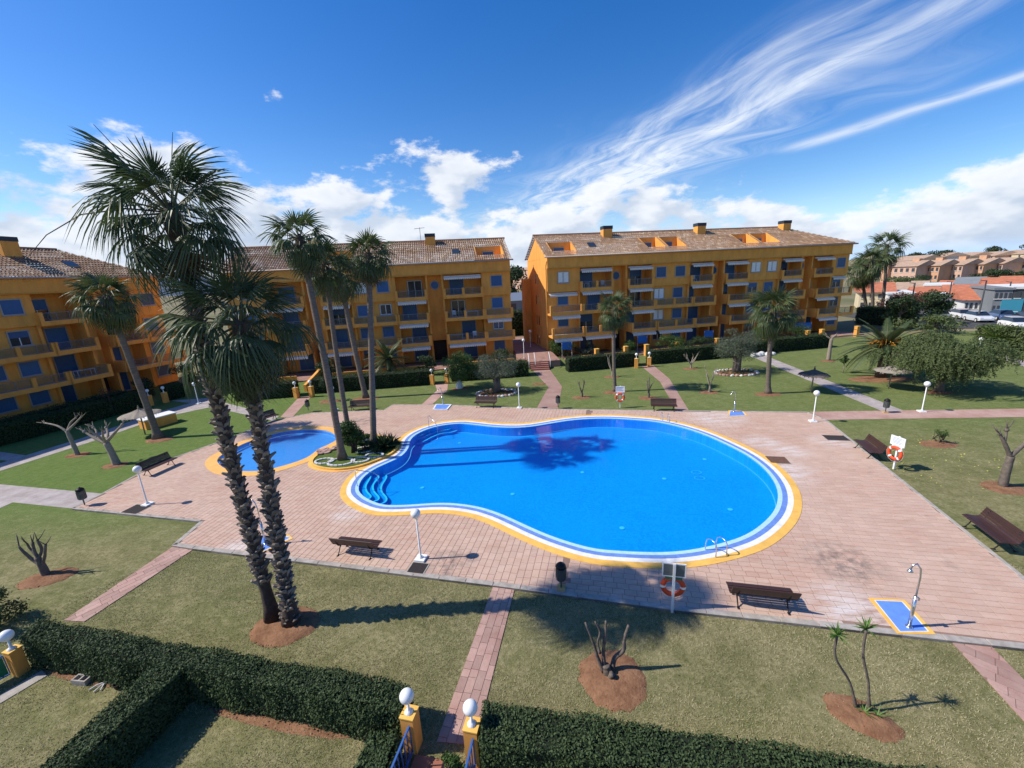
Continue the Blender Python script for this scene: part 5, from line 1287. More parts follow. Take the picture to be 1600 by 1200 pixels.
def make_bench():
    """slatted park bench, front towards +y, cast iron legs"""
    if 'slat' not in MESH:
        L_ = 1.8; MESH['slat'] = MB().box(-L_/2, L_/2, -.04, .04, -.016, .016).mesh('slat', m_wood)
        q = MB()
        prof = [(.27, .40), (.20, .415), (.05, .40), (-.10, .385), (-.20, .41), (-.265, .52), (-.31, .68), (-.335, .80)]
        q.tube([(0, y, z-.035) for y, z in prof], [.022]*len(prof), 6); MESH['bframe'] = q.mesh('seat_frame', m_iron, True)
        f = MB(); f.tube([(0, .16, .37), (0, .12, .28), (0, .19, .14), (0, .25, .05), (0, .29, 0)], [.026, .022, .02, .02, .03], 6); f.tube([(0, .02, .36), (0, .07, .3), (0, .12, .27)], .016, 5); f.cbox((0, .28, .012), .06, .12, .024)
        MESH['bleg'] = f.mesh('leg', m_iron, True)
        f = MB(); f.tube([(0, -.14, .36), (0, -.10, .28), (0, -.19, .14), (0, -.27, .05), (0, -.32, 0)], [.026, .022, .02, .02, .03], 6); f.tube([(0, 0, .36), (0, -.05, .3), (0, -.1, .27)], .016, 5); f.cbox((0, -.31, .012), .06, .12, .024)
        MESH['bleg2'] = f.mesh('leg', m_iron, True)
SLATS = [(.26, .405, -.15), (.165, .42, 0), (.07, .41, .08), (-.025, .395, .05), (-.12, .395, -.25), (-.205, .435, -.75), (-.25, .52, -1.15), (-.29, .60, -1.2), (-.325, .68, -1.2), (-.36, .755, -1.2)]
make_bench()
def bench(loc, rz, label):
    t = thing('park_bench', label, 'bench', loc, rz, 'brown slatted park benches')
    for y, z, a in SLATS: put('slat', MESH['slat'], t, (0, y, z), (a, 0, 0))
    for x in (-.68, .68):
        put('seat_frame', MESH['bframe'], t, (x, 0, 0)); put('leg', MESH['bleg'], t, (x, 0, 0)); put('leg', MESH['bleg2'], t, (x, 0, 0))
    return t
RE = R(72.9)                               # the right deck edge's direction
bench(g(559, 856, .2), AX, 'brown bench with its back to the camera, left of the near globe lamp').location.z = 0
bench(g(1188, 934, .2), AX, 'brown bench with its back to the camera, left of the near shower').location.z = 0
bench(g(1356, 703, .2), RE, 'brown bench on the right deck edge beside the lifebuoy sign').location.z = .0
bench(g(1546, 834, .2), RE, 'brown bench nearest the right edge of the picture').location.z = .0
bench(g(759, 632, .2), AX+math.pi, 'brown bench facing the pool before the left olive tree').location.z = 0
bench(g(1037, 637, .2), AX+math.pi, 'brown bench facing the pool behind the far ladder').location.z = 0
bench(g(563, 636, .2), R(2)+math.pi, 'brown bench facing the pool between the island palm trunks').location.z = LZ
bench(g(249, 730, .2), R(76.6)-math.pi, 'dark bench on the left deck edge beside the stout mulberry').location.z = 0
bench(g(416, 656, .2), R(60)-math.pi, 'dark bench behind the near palm trunks by the small pool').location.z = 0

def bin_(px, py, label, z=0.0, h=.95, rz=AX, plinth=True):
    t = thing('litter_bin', label, 'bin', g(px, py, z), rz, 'grey litter bins')
    if 'bin' not in MESH:
        b = MB(); n = 14
        b.lathe([(.15, .38), (.155, .40), (.165, .80), (.17, .82)], n)
        for i in range(n): a = 2*math.pi*(i+.5)/n; b.cbox((math.cos(a)*.168, math.sin(a)*.168, .6), .012, .012, .38)
        c = MB(); c.lathe([(.172, .84), (.165, .90), (.11, .96), (.05, .985), (.045, 1.01), (.0, 1.02)], 14)
        for i in range(4): a = math.pi/4+i*math.pi/2; c.cbox((math.cos(a)*.15, math.sin(a)*.15, .83), .02, .02, .04)
        MESH['bin'] = (MB().cbox((0, 0, .03), .26, .26, .10).mesh('plinth', m_plinth), MB().tube([(0, 0, .05), (0, 0, .42)], .03, 8).mesh('post', m_binm), b.mesh('basket', m_binm), c.mesh('lid', m_iron, True))
    M_ = MESH['bin']
    if plinth: put('plinth', M_[0], t)
    put('post', M_[1], t); put('basket', M_[2], t); put('lid', M_[3], t)
    return t
bin_(877, 920, 'dark litter bin on the near deck edge above the paved path')
bin_(133, 790, 'grey litter bin at the corner of the grey path', plinth=False)
bin_(872, 637, 'small grey bin at the far deck corner by the walkway path', plinth=False)
bin_(1383, 645, 'grey bin where the grey path meets the straight path', LZ)
bin_(482, 642, 'grey bin at the corner of the far left deck', plinth=False)
bin_(1580, 571, 'grey bin beside the farthest right path', LZ, plinth=False)

m_buoy = mat('lifebuoy_orange', (.62, .075, .025), .5, .12, 6)
m_board = mat('board_white', (.76, .77, .78), .5)
m_boardback = mat('board_back_grey', (.13, .145, .14), .6, .15, 5)
m_print = mat('board_print_blue', (.20, .30, .48), .6)
def buoy_sign(px, py, rz, front, l1, l2, z=LZ):
    """post with notice board; the board's printed side faces local -y when front"""
    loc = g(px, py, z); t = thing('notice_sign', l1, 'sign', loc, rz, 'white notice boards on posts')
    MB().box(-.035, .035, -.03, .03, -.1, 1.72).build('post', m_white, t)
    s = 1 if front else -1; yb = -.045*1 if front else .045
    b = MB(); w, z0, z1 = .30, 1.24, 1.70
    y0, y1 = sorted((s*-.032, s*-.055)); b.box(-w, w, y0, y1, z0+.02, z1-.02); bo = b.build('board', m_board if front else m_boardback, t)
    f = MB(); y0, y1 = sorted((s*-.028, s*-.066))
    if not front: y0, y1 = .0305, .066
    f.box(-w-.03, -w, y0, y1, z0, z1); f.box(w, w+.03, y0, y1, z0, z1); f.box(-w, w, y0, y1, z1-.035, z1); f.box(-w, w, y0, y1, z0, z0+.035); f.build('board_frame', m_white, t)
    y0, y1 = sorted((s*-.033, s*-.05)); MB().box(-w+.06, w-.06, y0, y1, z0-.10, z0-.005).build('small_plate', m_board if front else mat('green_plate', (.06, .16, .10), .6), t)
    if front:
        for i in range(5):
            yy = -.058; MB().box(-w+.05, (w-.05)*(1-.25*(i % 3)), yy, yy+.002, z1-.10-i*.065, z1-.075-i*.065).build('print_line', m_print, bo)
    # lifebuoy
    y = -.10*s if front else .10
    u = thing('lifebuoy', l2, 'lifebuoy', loc+Vector((-math.sin(rz)*y, math.cos(rz)*y, .86)), rz, 'orange lifebuoys hung on posts')
    n_, m_ = 36, 10; R_, r_ = .285, .078; q = MB(); V_ = []; F_ = []; mi = []
    for i in range(n_):
        a = 2*math.pi*i/n_
        for j in range(m_):
            c = 2*math.pi*j/m_; rr = R_+r_*math.cos(c); V_.append((rr*math.cos(a), r_*.8*math.sin(c), rr*math.sin(a)))
    for i in range(n_):
        for j in range(m_): F_.append((i*m_+j, ((i+1) % n_)*m_+j, ((i+1) % n_)*m_+(j+1) % m_, i*m_+(j+1) % m_)); mi.append(0)
    q.add(V_, F_); q.build('ring', m_buoy, u, True)
    for k in range(4):
        a0 = math.pi/4+k*math.pi/2 if front else k*math.pi/2; b = MB(); V_ = []; F_ = []
        for i in range(4):
            a = a0+(i-1.5)*.09
            for j in range(m_): c = 2*math.pi*j/m_; rr = R_+(r_+.006)*math.cos(c); V_.append((rr*math.cos(a), (r_*.8+.006)*math.sin(c), rr*math.sin(a)))
        for i in range(3):
            for j in range(m_): F_.append((i*m_+j, (i+1)*m_+j, (i+1)*m_+(j+1) % m_, i*m_+(j+1) % m_))
        b.add(V_, F_).build('white_band', m_white, u, True)
    rp = [( (R_+r_+.02+.03*math.sin(2*a)**2)*math.cos(a), 0, (R_+r_+.02+(.05 if a > 3.6 and a < 5.6 else 0))*math.sin(a)) for a in [i*2*math.pi/24 for i in range(25)]]
    MB().tube(rp, .008, 5).build('rope', mat('rope', (.5, .42, .32), .9), u, True)
    return t
buoy_sign(1050, 957, AX, False, 'notice board on a white post seen from behind at the near deck edge', 'orange lifebuoy on the near white post')
buoy_sign(968.5, 637, AX, True, 'white notice board facing the pool on the far lawn edge', 'orange lifebuoy below the far notice board')
buoy_sign(1396, 733, RE-math.pi+R(25), True, 'tilted white notice board at the right deck edge', 'orange lifebuoy below the right notice board', LZ)

m_tray = mat('shower_tray_blue', (.13, .27, .72), .5, .14, 3)
def shower(corners, pole, label, hh=2.05, border=True, raised=0.0):
    P_ = ccw([tuple(g(*p))[:2] for p in corners]); c = Vector((sum(p[0] for p in P_)/4, sum(p[1] for p in P_)/4, 0)); t = thing('outdoor_shower', label, 'shower', c, 0, 'poolside showers')
    Q = [(p[0]-c.x, p[1]-c.y) for p in P_]
    MB().prism(offset(Q, -.09), 0, .017+raised).build('tray', m_tray, t)
    strip(Q, -.13, .0, .022+raised, .026+raised, wall_out=-.02, wall_in=.0).build('kerb', m_yband if border else m_wband, t)
    strip(Q, -.16, -.125, .024+raised, .024+raised, wall_in=0).build('trim', m_wband, t)
    b = g(*pole)-c; b.z = 0
    MB().lathe([(.09, 0), (.09, .03), (.045, .05)], 12, 0, b).tube([b+Vector((0, 0, .03)), b+Vector((0, 0, hh*.5))], .045, 10).build('post', m_steel, t, True)
    MB().tube([b+Vector((0, 0, hh*.49)), b+Vector((0, 0, hh*.80)), b+Vector((-.04, .0, hh*.93)), b+Vector((-.14, .02, hh)), b+Vector((-.24, .03, hh*.98)), b+Vector((-.27, .04, hh*.92))], .022, 8).build('pipe', m_steel, t, True)
    MB().lathe([(.07, 0), (.06, .03), (.02, .08)], 12, 0, b+Vector((-.27, .04, hh*.92-.08))).build('shower_head', m_steel, t, True)
    MB().cbox(b+Vector((0, -.06, 1.0)), .06, .06, .08).build('valve', m_steel, t)
    return t
shower([(1357, 935), (1413, 938), (1462, 992), (1402, 991)], (1420, 980), 'near steel shower on a blue tray with ochre border')
shower([(1138, 641.5), (1162, 642.5), (1168, 650), (1137, 651)], (1147, 643.5), 'far shower on a blue tray at the right lawn edge', 1.5)
shower([(681, 632.5), (706, 633), (699, 641), (676, 641)], (692, 633), 'far shower on a raised white edged tray by the middle block path', 1.5, False, .05)
shower([(392, 838), (452, 836), (458, 842), (402, 868), (362, 864)][:4], (415, 850), 'shower tray half hidden behind the near palm trunks', 2.0)

m_grate = mat('drain_grate', (.055, .045, .042), .7, metal=.3)
for px, py, a, b, lb, mm in [(653, 888, .34, .3, 'dark drain cover at the foot of the near globe lamp', m_grate), (1215, 719, .5, .45, 'rusty drain cover beside the right pool edge', mat('drain_rust', (.14, .075, .05), .8, .3, 8)), (1306, 684.5, .6, .42, 'grey drain cover before the right bench', m_grate), (213, 796, .5, .4, 'dark drain cover at the foot of the left globe lamp', m_grate)]:
    t = thing('drain_cover', lb, 'drain cover', g(px, py), AX); MB().box(-a, a, -b, b, .0, .018).build('frame', m_kerb, t); q = MB(); MB().box(-a+.04, a-.04, -b+.04, b-.04, .018, .024).build('cover', mm, t)
    for i in range(9):
        x = -a+.08+(2*a-.16)*i/8; put('bar', MESH.setdefault(('bar', round(b, 2), mm.name), MB().box(-.015, .015, -b+.06, b-.06, .024, .034).mesh('bar', mm)), t, (x, 0, 0))

m_thatch = mat('thatch', (.13, .105, .085), .95, .35, 14, stretch=(6, 6, 1), bump=.8, bscale=30)
m_thatch2 = mat('thatch_pale', (.30, .26, .21), .95, .3, 14, stretch=(6, 6, 1), bump=.8, bscale=30)
def parasol(px, py, label, h, r, m, leaf=True):
    t = thing('thatched_parasol', label, 'parasol', g(px, py, LZ), 0, 'thatched parasols'); MB().tube([(0, 0, -.1), (.03, 0, h*.5), (.05, 0, h-.12)], [.05, .045, .04], 8).build('pole', m_twig, t, True)
    n_ = 28; prof = [(.05, h+.02), (.07, h-.10), (r*.45, h-.28), (r*.85, h-.42), (r, h-.50)]; V_ = []; F_ = []
    for i in range(n_):
        for (rr, z) in prof: a = 2*math.pi*(i+rnd.uniform(-.1, .1))/n_; k = 1+rnd.uniform(-.05, .05) if rr > .3 else 1; V_.append((.05+rr*k*math.cos(a), rr*k*math.sin(a), z+rnd.uniform(-.02, .02)))
    k = len(prof)
    for i in range(n_):
        for j in range(k-1): F_.append((i*k+j, i*k+j+1, ((i+1) % n_)*k+j+1, ((i+1) % n_)*k+j))
    MB().add(V_, F_).build('thatch', m, t)
    fr = MB()
    for i in range(70):
        a = rnd.random()*6.283; p = Vector((.05+r*.97*math.cos(a), r*.97*math.sin(a), h-.49)); d = Vector((-math.sin(a), math.cos(a), 0))*.03; e = p+Vector((math.cos(a)*.08, math.sin(a)*.08, -rnd.uniform(.05, .16))); fr.add([p-d, p+d, e], [(0, 1, 2)])
    o = fr.build('fringe', m, t); o['kind'] = 'stuff'
    MB().lathe([(.03, 0), (.07, .03), (.03, .12), (.03, .2)], 8, 0, (.05, 0, h-.02)).build('finial', m, t)
parasol(1267, 613, 'dark thatched parasol left of the diagonal grey path', 1.95, 1.05, m_thatch)
parasol(1388, 607, 'pale thatched parasol under the squat date palm', 1.95, 1.15, m_thatch2)
parasol(227, 679, 'pale thatched parasol behind the leaning left palm', 2.1, 1.25, m_thatch2)
t = thing('utility_box', 'low ochre masonry box with white top beside the leaning palm', 'box', g(249, 664, LZ), R(62)); MB().box(-1.05, 1.05, -.55, .55, 0, .72).build('body', m_ochre, t); MB().box(-1.1, 1.1, -.6, .6, .72, .80).build('lid', m_white, t)

# ------------------------------------------------------------------ gates with lamp pillars
def pillar(loc, rz, label, h=.98, w=.30, gl=True, group='ochre gate pillars with globe lamps'):
    t = thing('gate_pillar', label, 'gate pillar', loc, rz, group)
    MB().box(-w/2, w/2, -w/2, w/2, -.05, h).build('shaft', m_ochre, t)
    MB().box(-w/2-.012, w/2+.012, -w/2-.012, w/2+.012, h, h+.03).build('cap', m_yband, t)
    MB().lathe([(.095, 0), (.095, .02), (.05, .06), (.03, .09), (.025, .32)], 12, 0, (0, 0, h+.03)).build('lamp_pole', m_white, t, True)
    MB().sphere((0, 0, h+.33+.145), .155, 22, 14).build('lamp_globe', m_globe, t, True)
    return t
p1 = Vector((-2.62, 6.98, LZ)); p2 = Vector((-1.22, 6.66, LZ))
pillar(p1, AX, 'ochre gate pillar at the right end of the long near hedge')
pillar(p2, AX, 'ochre gate pillar at the left end of the near right hedge')
pillar(Vector((-14.2, 9.42, LZ)), AX, 'ochre gate pillar at the far left edge beside the green gate', .80, .26)
def gate_leaf(loc, rz, L_, h, label, m, solid=None):
    t = thing('garden_gate', label, 'gate', loc, rz, 'low garden gates'); MB().box(0, L_, -.02, .02, h-.04, h).build('top_rail', m, t); MB().box(0, L_, -.02, .02, .10, .14).build('bottom_rail', m, t)
    n_ = max(4, int(L_/.13))
    for i in range(n_+1):
        put('bar', MESH.setdefault(('gbar', h), MB().box(-.011, .011, -.011, .011, .14, h-.04).mesh('bar', m)), t, (L_*i/n_, 0, 0))
    if solid: MB().box(.02, L_-.02, .012, .02, .15, h-.05).build('mesh_panel', solid, t)
    return t
gate_leaf(p1+Vector((.02, -.17, 0)), R(-102), 1.25, .85, 'open blue barred gate leaf on the left near pillar', m_bluemetal)
gate_leaf(p2+Vector((.02, -.17, 0)), R(-100), 1.25, .85, 'open blue barred gate leaf on the right near pillar', m_bluemetal)
gate_leaf(Vector((-14.35, 9.30, LZ)), R(-125), 1.6, .75, 'green screened gate at the far left edge', m_bluemetal, mat('green_screen', (.012, .15, .065), .6, .15, 4))
m_redtile = mat('terracotta_step', (.36, .145, .085), .75, .2, 3, rndv=.12)
st = thing('gate_steps', 'red tiled steps between the two near gate pillars', 'steps', (-1.95, 6.55, LZ), AX)
MB().box(-.62, .62, -.55, .10, 0, .055).build('tread', m_redtile, st)
for i in range(4):
    for j in range(6): put('tile', MESH.setdefault('rtile', MB().box(0, .29, 0, .29, 0, .03).mesh('tile', m_redtile)), st, (-.60+i*.30, -2.4+j*.30, .045))
MB().box(-.64, .64, -2.5, -.56, 0, .045).build('base', m_joint, st)
# pillars at the far gates
for k, (px, py, lb) in enumerate([(994, 575, 'left'), (1014, 573, 'right'), (676, 601, 'left'), (699, 599, 'right'), (464, 622, 'left'), (488, 620, 'right'), (236, 634, 'left'), (260, 629, 'right')]):
    nm = ['the long block', 'the long block', 'the middle block below the round window', 'the middle block below the round window', 'the stepped side entry of the middle block', 'the stepped side entry of the middle block', 'the shaded left block', 'the shaded left block'][k]
    pillar(g(px, py, LZ), AX, f'{lb} ochre lamp pillar of the gate to {nm}', 1.0, .36)
# sloped ochre stair wall by the stepped side entry
t = thing('stair_wall', 'sloping ochre stair wall behind the side entry gate pillars', 'wall', g(478, 612, LZ), R(80)); MB().add([(0, -.15, 0), (3.2, -.15, 0), (3.2, -.15, 1.9), (0, -.15, .7), (0, .15, 0), (3.2, .15, 0), (3.2, .15, 1.9), (0, .15, .7)], [(0, 1, 2, 3), (7, 6, 5, 4), (3, 2, 6, 7), (0, 3, 7, 4), (1, 5, 6, 2)]).build('wall', m_ochre, t)

# ------------------------------------------------------------------ near hedges
hedge('hedge', 'long clipped hedge across the near left foreground', [(-14.0, 9.56), (-2.80, 6.98), (-2.72, 7.60), (-14.25, 10.22)], 1.06, .062, 52000, m_hedge, group='near clipped hedges', wob=.034)
hedge('hedge', 'hedge spur running to the bottom left corner', [(-9.30, 8.50), (-8.55, 8.30), (-9.55, 4.6), (-10.35, 4.6)], 1.06, .060, 26000, m_hedge, group='near clipped hedges', wob=.034)
hedge('hedge', 'clipped hedge along the bottom right foreground', [(-1.02, 6.30), (9.5, 4.15), (9.6, 4.95), (-.98, 7.13)], 1.06, .060, 46000, m_hedge, group='near clipped hedges', wob=.034)
sp = g(590, 1185, .45); hedge('hedge', 'small clipped shrub block left of the gate steps', [(sp.x-.42, sp.y-.5), (sp.x+.26, sp.y-.55), (sp.x+.34, sp.y+.30), (sp.x-.25, sp.y+.40)], .72, .065, 5500, m_hedge, group='near clipped hedges')
sp = g(708, 1196, .4); tree('bush', 'little round bush at the foot of the gate steps', Vector((sp.x, sp.y, LZ)), .34, .32, .32, .30, 7, 1800, .06, m_green, .55, .03, m_barkd, 'bush', 71)
sp = g(0, 965, .5); tree('bush', 'dark bush at the far left edge behind the gate pillar', Vector((sp.x-.8, sp.y+.3, LZ)), .75, .9, .7, .75, 10, 5000, .07, m_hedge, .55, .05, m_barkd, 'bush', 73)
# litter of the private gardens
for k, (px, py, rx, ry, rot) in enumerate([(130, 1056, 1.5, .20, -13.4), (430, 1126, 2.0, .20, -13.4)]): soil(px, py, rx, ry, R(rot), .008, LZ, 40)
t = thing('concrete_block', 'grey hollow concrete block under the near hedge', 'block', g(130, 1066, LZ), R(-8)); q = MB()
for a in ((-.22, .22, -.10, -.07), (-.22, .22, .07, .10), (-.22, -.18, -.07, .07), (-.02, .02, -.07, .07), (.18, .22, -.07, .07)): q.box(*a, 0, .16)
q.box(-.20, .20, -.08, .08, .0, .02).build('block', m_kerb, t)
for k, (px, py) in enumerate(((152, 1072), (158, 1073), (164, 1070))):
    t = thing('pale_stick', ('thin pale stick beside the concrete block', 'short pale stick among the litter under the near hedge', 'pale stick farthest right under the near hedge')[k], 'stick', g(px, py, LZ+.03), R(40+30*k)); MB().tube([(-.16, 0, 0), (0, .02, .02), (.16, 0, .01)], .018, 6).build('stick', m_stone, t)
t = thing('plant_pot', 'small dark pot lying under the near hedge', 'pot', g(186, 1075, LZ), 0); MB().lathe([(.07, 0), (.10, .14), (.11, .16), (.09, .16), (.06, .05)], 14).build('pot', m_iron, t)
path('stepping_slab', [(-20, 1098), (66, 1048), (74, 1056), (-20, 1112)], m_kerb, LZ+.02)

# furniture on balconies (facade coordinates of the blocks)
m_plastic = mat('white_plastic', (.72, .73, .74), .4)
def bal_xy(b, x, y, z):
    c, s = math.cos(b.rotation_euler.z), math.sin(b.rotation_euler.z); return Vector((b.location.x+x*c-y*s, b.location.y+x*s+y*c, z))
def btable(b, x, y, f, label, L_=1.1):
    t = thing('balcony_table', label, 'table', bal_xy(b, x, y, ZF[f]+.012), b.rotation_euler.z, 'white balcony furniture'); MB().box(-L_/2, L_/2, -.35, .35, .70, .74).build('table_top', m_plastic, t)
    for sx in (-1, 1):
        for sy in (-1, 1): MB().box(sx*(L_/2-.06)-.025, sx*(L_/2-.06)+.025, sy*.29-.025, sy*.29+.025, 0, .70).build('leg', m_plastic, t)
def bchair(b, x, y, f, label, rz=0.0):
    t = thing('balcony_chair', label, 'chair', bal_xy(b, x, y, ZF[f]+.012), b.rotation_euler.z+rz, 'white balcony furniture'); MB().box(-.24, .24, -.22, .24, .42, .46).build('seat', m_plastic, t); MB().box(-.24, .24, .24, .28, .46, .95).build('backrest', m_plastic, t)
    for sx in (-1, 1):
        for sy in (-1, 1): MB().box(sx*.21-.02, sx*.21+.02, sy*.20-.02, sy*.20+.02, 0, .42).build('leg', m_plastic, t)
btable(b1, -9.2, -.4, 1, 'white table on the lowest balcony of the shaded left block', 1.5)
btable(b3, 25.8, .3, 1, 'white cloth table on a first floor balcony of the long block')
btable(b3, 5.2, .6, 3, 'white table on the top left balcony of the long block', .7)
bchair(b3, 7.6, .7, 3, 'white chair on the top left balcony of the long block')
bchair(b3, 20.4, .6, 3, 'white chair on a top balcony left of the second stair core of the long block')
btable(b3, 39.4, .6, 3, 'white table on the top right balcony of the long block')
bchair(b2, -7.3, .2, 2, 'white chair on the second floor balcony of the middle block')
btable(b2, -5.0, .2, 2, 'white counter on the second floor balcony of the middle block', 1.5)
btable(b2, -7.2, -.3, 1, 'white table on the first floor balcony of the middle block', 1.6)
bchair(b2, -4.9, -.2, 1, 'white chair on the first floor balcony of the middle block')
btable(b2, -13.0, -.2, 1, 'small white table left of the round window core of the middle block', .8)
for k in range(3):
    p = n1*(-46.2)+e1*(26.8+k*.9); t = thing('garden_chair', ('leftmost', 'middle', 'rightmost')[k]+' white garden chair on the terrace of the shaded left block', 'chair', (p.x, p.y, LZ), th1-R(90)+k*.5, 'white terrace chairs')
    MB().box(-.25, .25, -.22, .24, .42, .46).build('seat', m_plastic, t); MB().box(-.25, .25, .24, .28, .46, 1.0).build('backrest', m_plastic, t)
    for sx in (-1, 1):
        for sy in (-1, 1): MB().box(sx*.21-.02, sx*.21+.02, sy*.20-.02, sy*.20+.02, 0, .42).build('leg', m_plastic, t)
# blue garden screens and low terrace walls of the ground floor flats
for k, (b, x, lb) in enumerate([(b3, 1.0, 'small blue umbrella folded over at the left end of the long block'), (b3, 11.0, 'blue cloth screen right of the first stair core of the long block'), (b3, 20.4, 'blue cloth screen on the terrace near the second stair core'), (b3, 34.2, 'large blue cloth screen near the right end of the long block')]):
    p = bal_xy(b, x, -2.2, 0); t = thing('garden_screen', lb, 'screen', p, b.rotation_euler.z, 'blue terrace screens'); L_ = 2.6 if k == 3 else 1.3
    MB().add([(0, 0, 1.1), (L_, 0, 1.0), (L_, .04, 1.9), (0, .04, 2.0), (0, .06, 1.1), (L_, .06, 1.0), (L_, .10, 1.9), (0, .10, 2.0)], [(0, 1, 2, 3), (7, 6, 5, 4), (3, 2, 6, 7), (0, 3, 7, 4), (1, 5, 6, 2), (0, 4, 5, 1)]).build('cloth', mat('blue_cloth', (.02, .14, .42), .7, .12, 4), t)
    for xx in (0.02, L_-.02): MB().tube([(xx, .05, 0), (xx, .05, 1.95)], .025, 6).build('post', m_white, t)
for k, x in enumerate((4.5, 8.2, 10.9, 15.0, 20.5, 33.8, 36.0, 41.6)):
    p = bal_xy(b3, x, -4.6, 0); t = thing('terrace_pillar', ('first', 'second', 'third', 'fourth', 'fifth', 'sixth', 'seventh', 'eighth')[k]+' low ochre terrace pillar from the left before the long block', 'pillar', p, b3.rotation_euler.z, 'low ochre terrace pillars'); MB().box(-.22, .22, -.22, .22, -.1, 1.25).build('shaft', m_ochre, t); MB().box(-.25, .25, -.25, .25, 1.25, 1.31).build('cap', m_yband, t)
for k, (b, x0, x1) in enumerate([(b3, 2, 9), (b3, 11, 22.5), (b3, 25, 36), (b2, -30, -25), (b2, -22, -11), (b2, -7.5, -.5)]):
    a, c = bal_xy(b, x0, -4.6, 0), bal_xy(b, x1, -4.6, 0); t = thing('terrace_wall', 'low ochre terrace wall before the '+('long block, left part', 'long block, middle part', 'long block, right part', 'middle block, left part', 'middle block, centre part', 'middle block, right part')[k], 'wall', a, b.rotation_euler.z); MB().box(.25, (c-a).length-.25, -.09, .09, -.1, .62).build('wall', m_ochre, t)

# pool lights and floor drains
for k, (px, py) in enumerate([(1101, 717.6), (1038, 748), (1141, 796), (910, 738), (972, 825), (801, 772), (831, 699), (718, 692), (660, 762)]):
    p = g(px, py, -.63); MB().lathe([(.11, 0), (.11, .012), (.05, .018)], 12).build('inlet_cap', m_white, pb, loc=p)
for k, (px, py) in enumerate([(1088, 738), (1093, 747)]):
    p = g(px, py, -.63); n_ = 20; q = MB(); q.add([(r*math.cos(2*math.pi*i/n_), r*.8*math.sin(2*math.pi*i/n_), .008) for r in (.22, .28) for i in range(n_)], [(i, n_+i, n_+(i+1) % n_, (i+1) % n_) for i in range(n_)]); q.build('drain_ring', m_lblue, pb, loc=p)
# ------------------------------------------------------------------ surroundings beyond the garden
m_wallor = mat('far_wall_orange', (.54, .31, .19), .9, .12, .6)
m_wallor2 = mat('far_wall_salmon', (.54, .35, .26), .9, .12, .6)
m_wallcr = mat('far_wall_cream', (.62, .52, .34), .9, .1, .6)
m_wallwh = mat('far_wall_white', (.66, .65, .62), .9, .08, .6)
m_wallgr = mat('far_wall_grey', (.20, .215, .225), .8, .1, .6)
m_rooftan = mat('far_roof_tan', (.40, .28, .20), .9, .2, 1.2)
m_roofred = mat('far_roof_red', (.44, .155, .085), .9, .2, 1.2)
m_win = mat('far_window', (.05, .055, .065), .3, spec=.6)
HZ = lambda x: 433.6-.052*(x-800)
def house(pl, pr, by, ty, dep, wall, roof, label, rz=None, storeys=2, nwin=4, pitch=.35, cat='house', group=None, flat=False, name='house'):
    """pl,pr: left/right ends of its front at ground row by; ty: eaves row"""
    a, b = g(pl, by), g(pr, by-.052*(pr-pl)*.0); a.z = b.z = 0
    h = CAM_H*(by-ty)/(by-HZ((pl+pr)/2)); L_ = (b-a).length; ang = math.atan2(b.y-a.y, b.x-a.x)
    t = thing(name, label, cat, (a.x, a.y, LZ), ang, group)
    MB().box(0, L_, 0, dep, -.3, h).build('wall', wall, t)
    if flat: MB().box(-.2, L_+.2, -.2, dep+.2, h, h+.35).build('roof', roof, t)
    else:
        r_ = dep*pitch*.5+.2; MB().add([(-.5, -.5, h), (L_+.5, -.5, h), (L_+.5, dep+.5, h), (-.5, dep+.5, h), (-.5, dep/2, h+r_), (L_+.5, dep/2, h+r_)], [(0, 1, 5, 4), (2, 3, 4, 5), (0, 4, 3), (1, 2, 5), (3, 2, 1, 0)]).build('roof', roof, t)
    hs = h/storeys
    for s in range(storeys):
        for i in range(nwin):
            w = min(1.5, L_/nwin*.5); x = L_*(i+.5)/nwin; q = MB(); q.box(x-w/2, x+w/2, -.06, .02, s*hs+hs*.32, s*hs+hs*.78)
            q.build('window', m_win, t); 
            MB().box(x-w/2-.1, x+w/2+.1, -.16, .0, s*hs+hs*.26, s*hs+hs*.315).build('sill', m_wallwh, t)
    return t
GT = 'orange terraced houses on the right horizon'
ord_ = ['first', 'second', 'third', 'fourth', 'fifth', 'sixth']
for k, (a, b) in enumerate(((1384, 1428), (1430, 1464), (1466, 1500), (1502, 1532), (1534, 1562))):
    t = house(a, b, 441-k*1.3, 417-k*1.1, 11, (m_wallor2, m_wallor, m_wallor2, m_wallor, m_wallor2)[k], m_rooftan, ord_[k]+' orange terraced house from the left on the right horizon', storeys=2, nwin=5, group=GT, name='terraced_house')
    L_ = 6; MB().box(-1.2, 1.2, -1.6, 0, -.3, 9).build('stair_tower', m_wallor, t)
house(1566, 1640, 434, 411, 14, m_wallcr, m_rooftan, 'cream yellow house at the right edge of the skyline', storeys=2, nwin=4)
for k, (a, b, by, ty) in enumerate(((1388, 1432, 428, 408), (1440, 1470, 422, 403), (1478, 1512, 420, 402), (1516, 1550, 419, 401), (1556, 1610, 418, 398))):
    house(a, b, by, ty, 14, (m_wallcr, m_wallwh, m_wallcr, m_wallor2, m_wallcr)[k], m_rooftan, ord_[k]+' gabled house from the left in the back row on the skyline', storeys=3, nwin=4, group='back row of houses on the skyline')
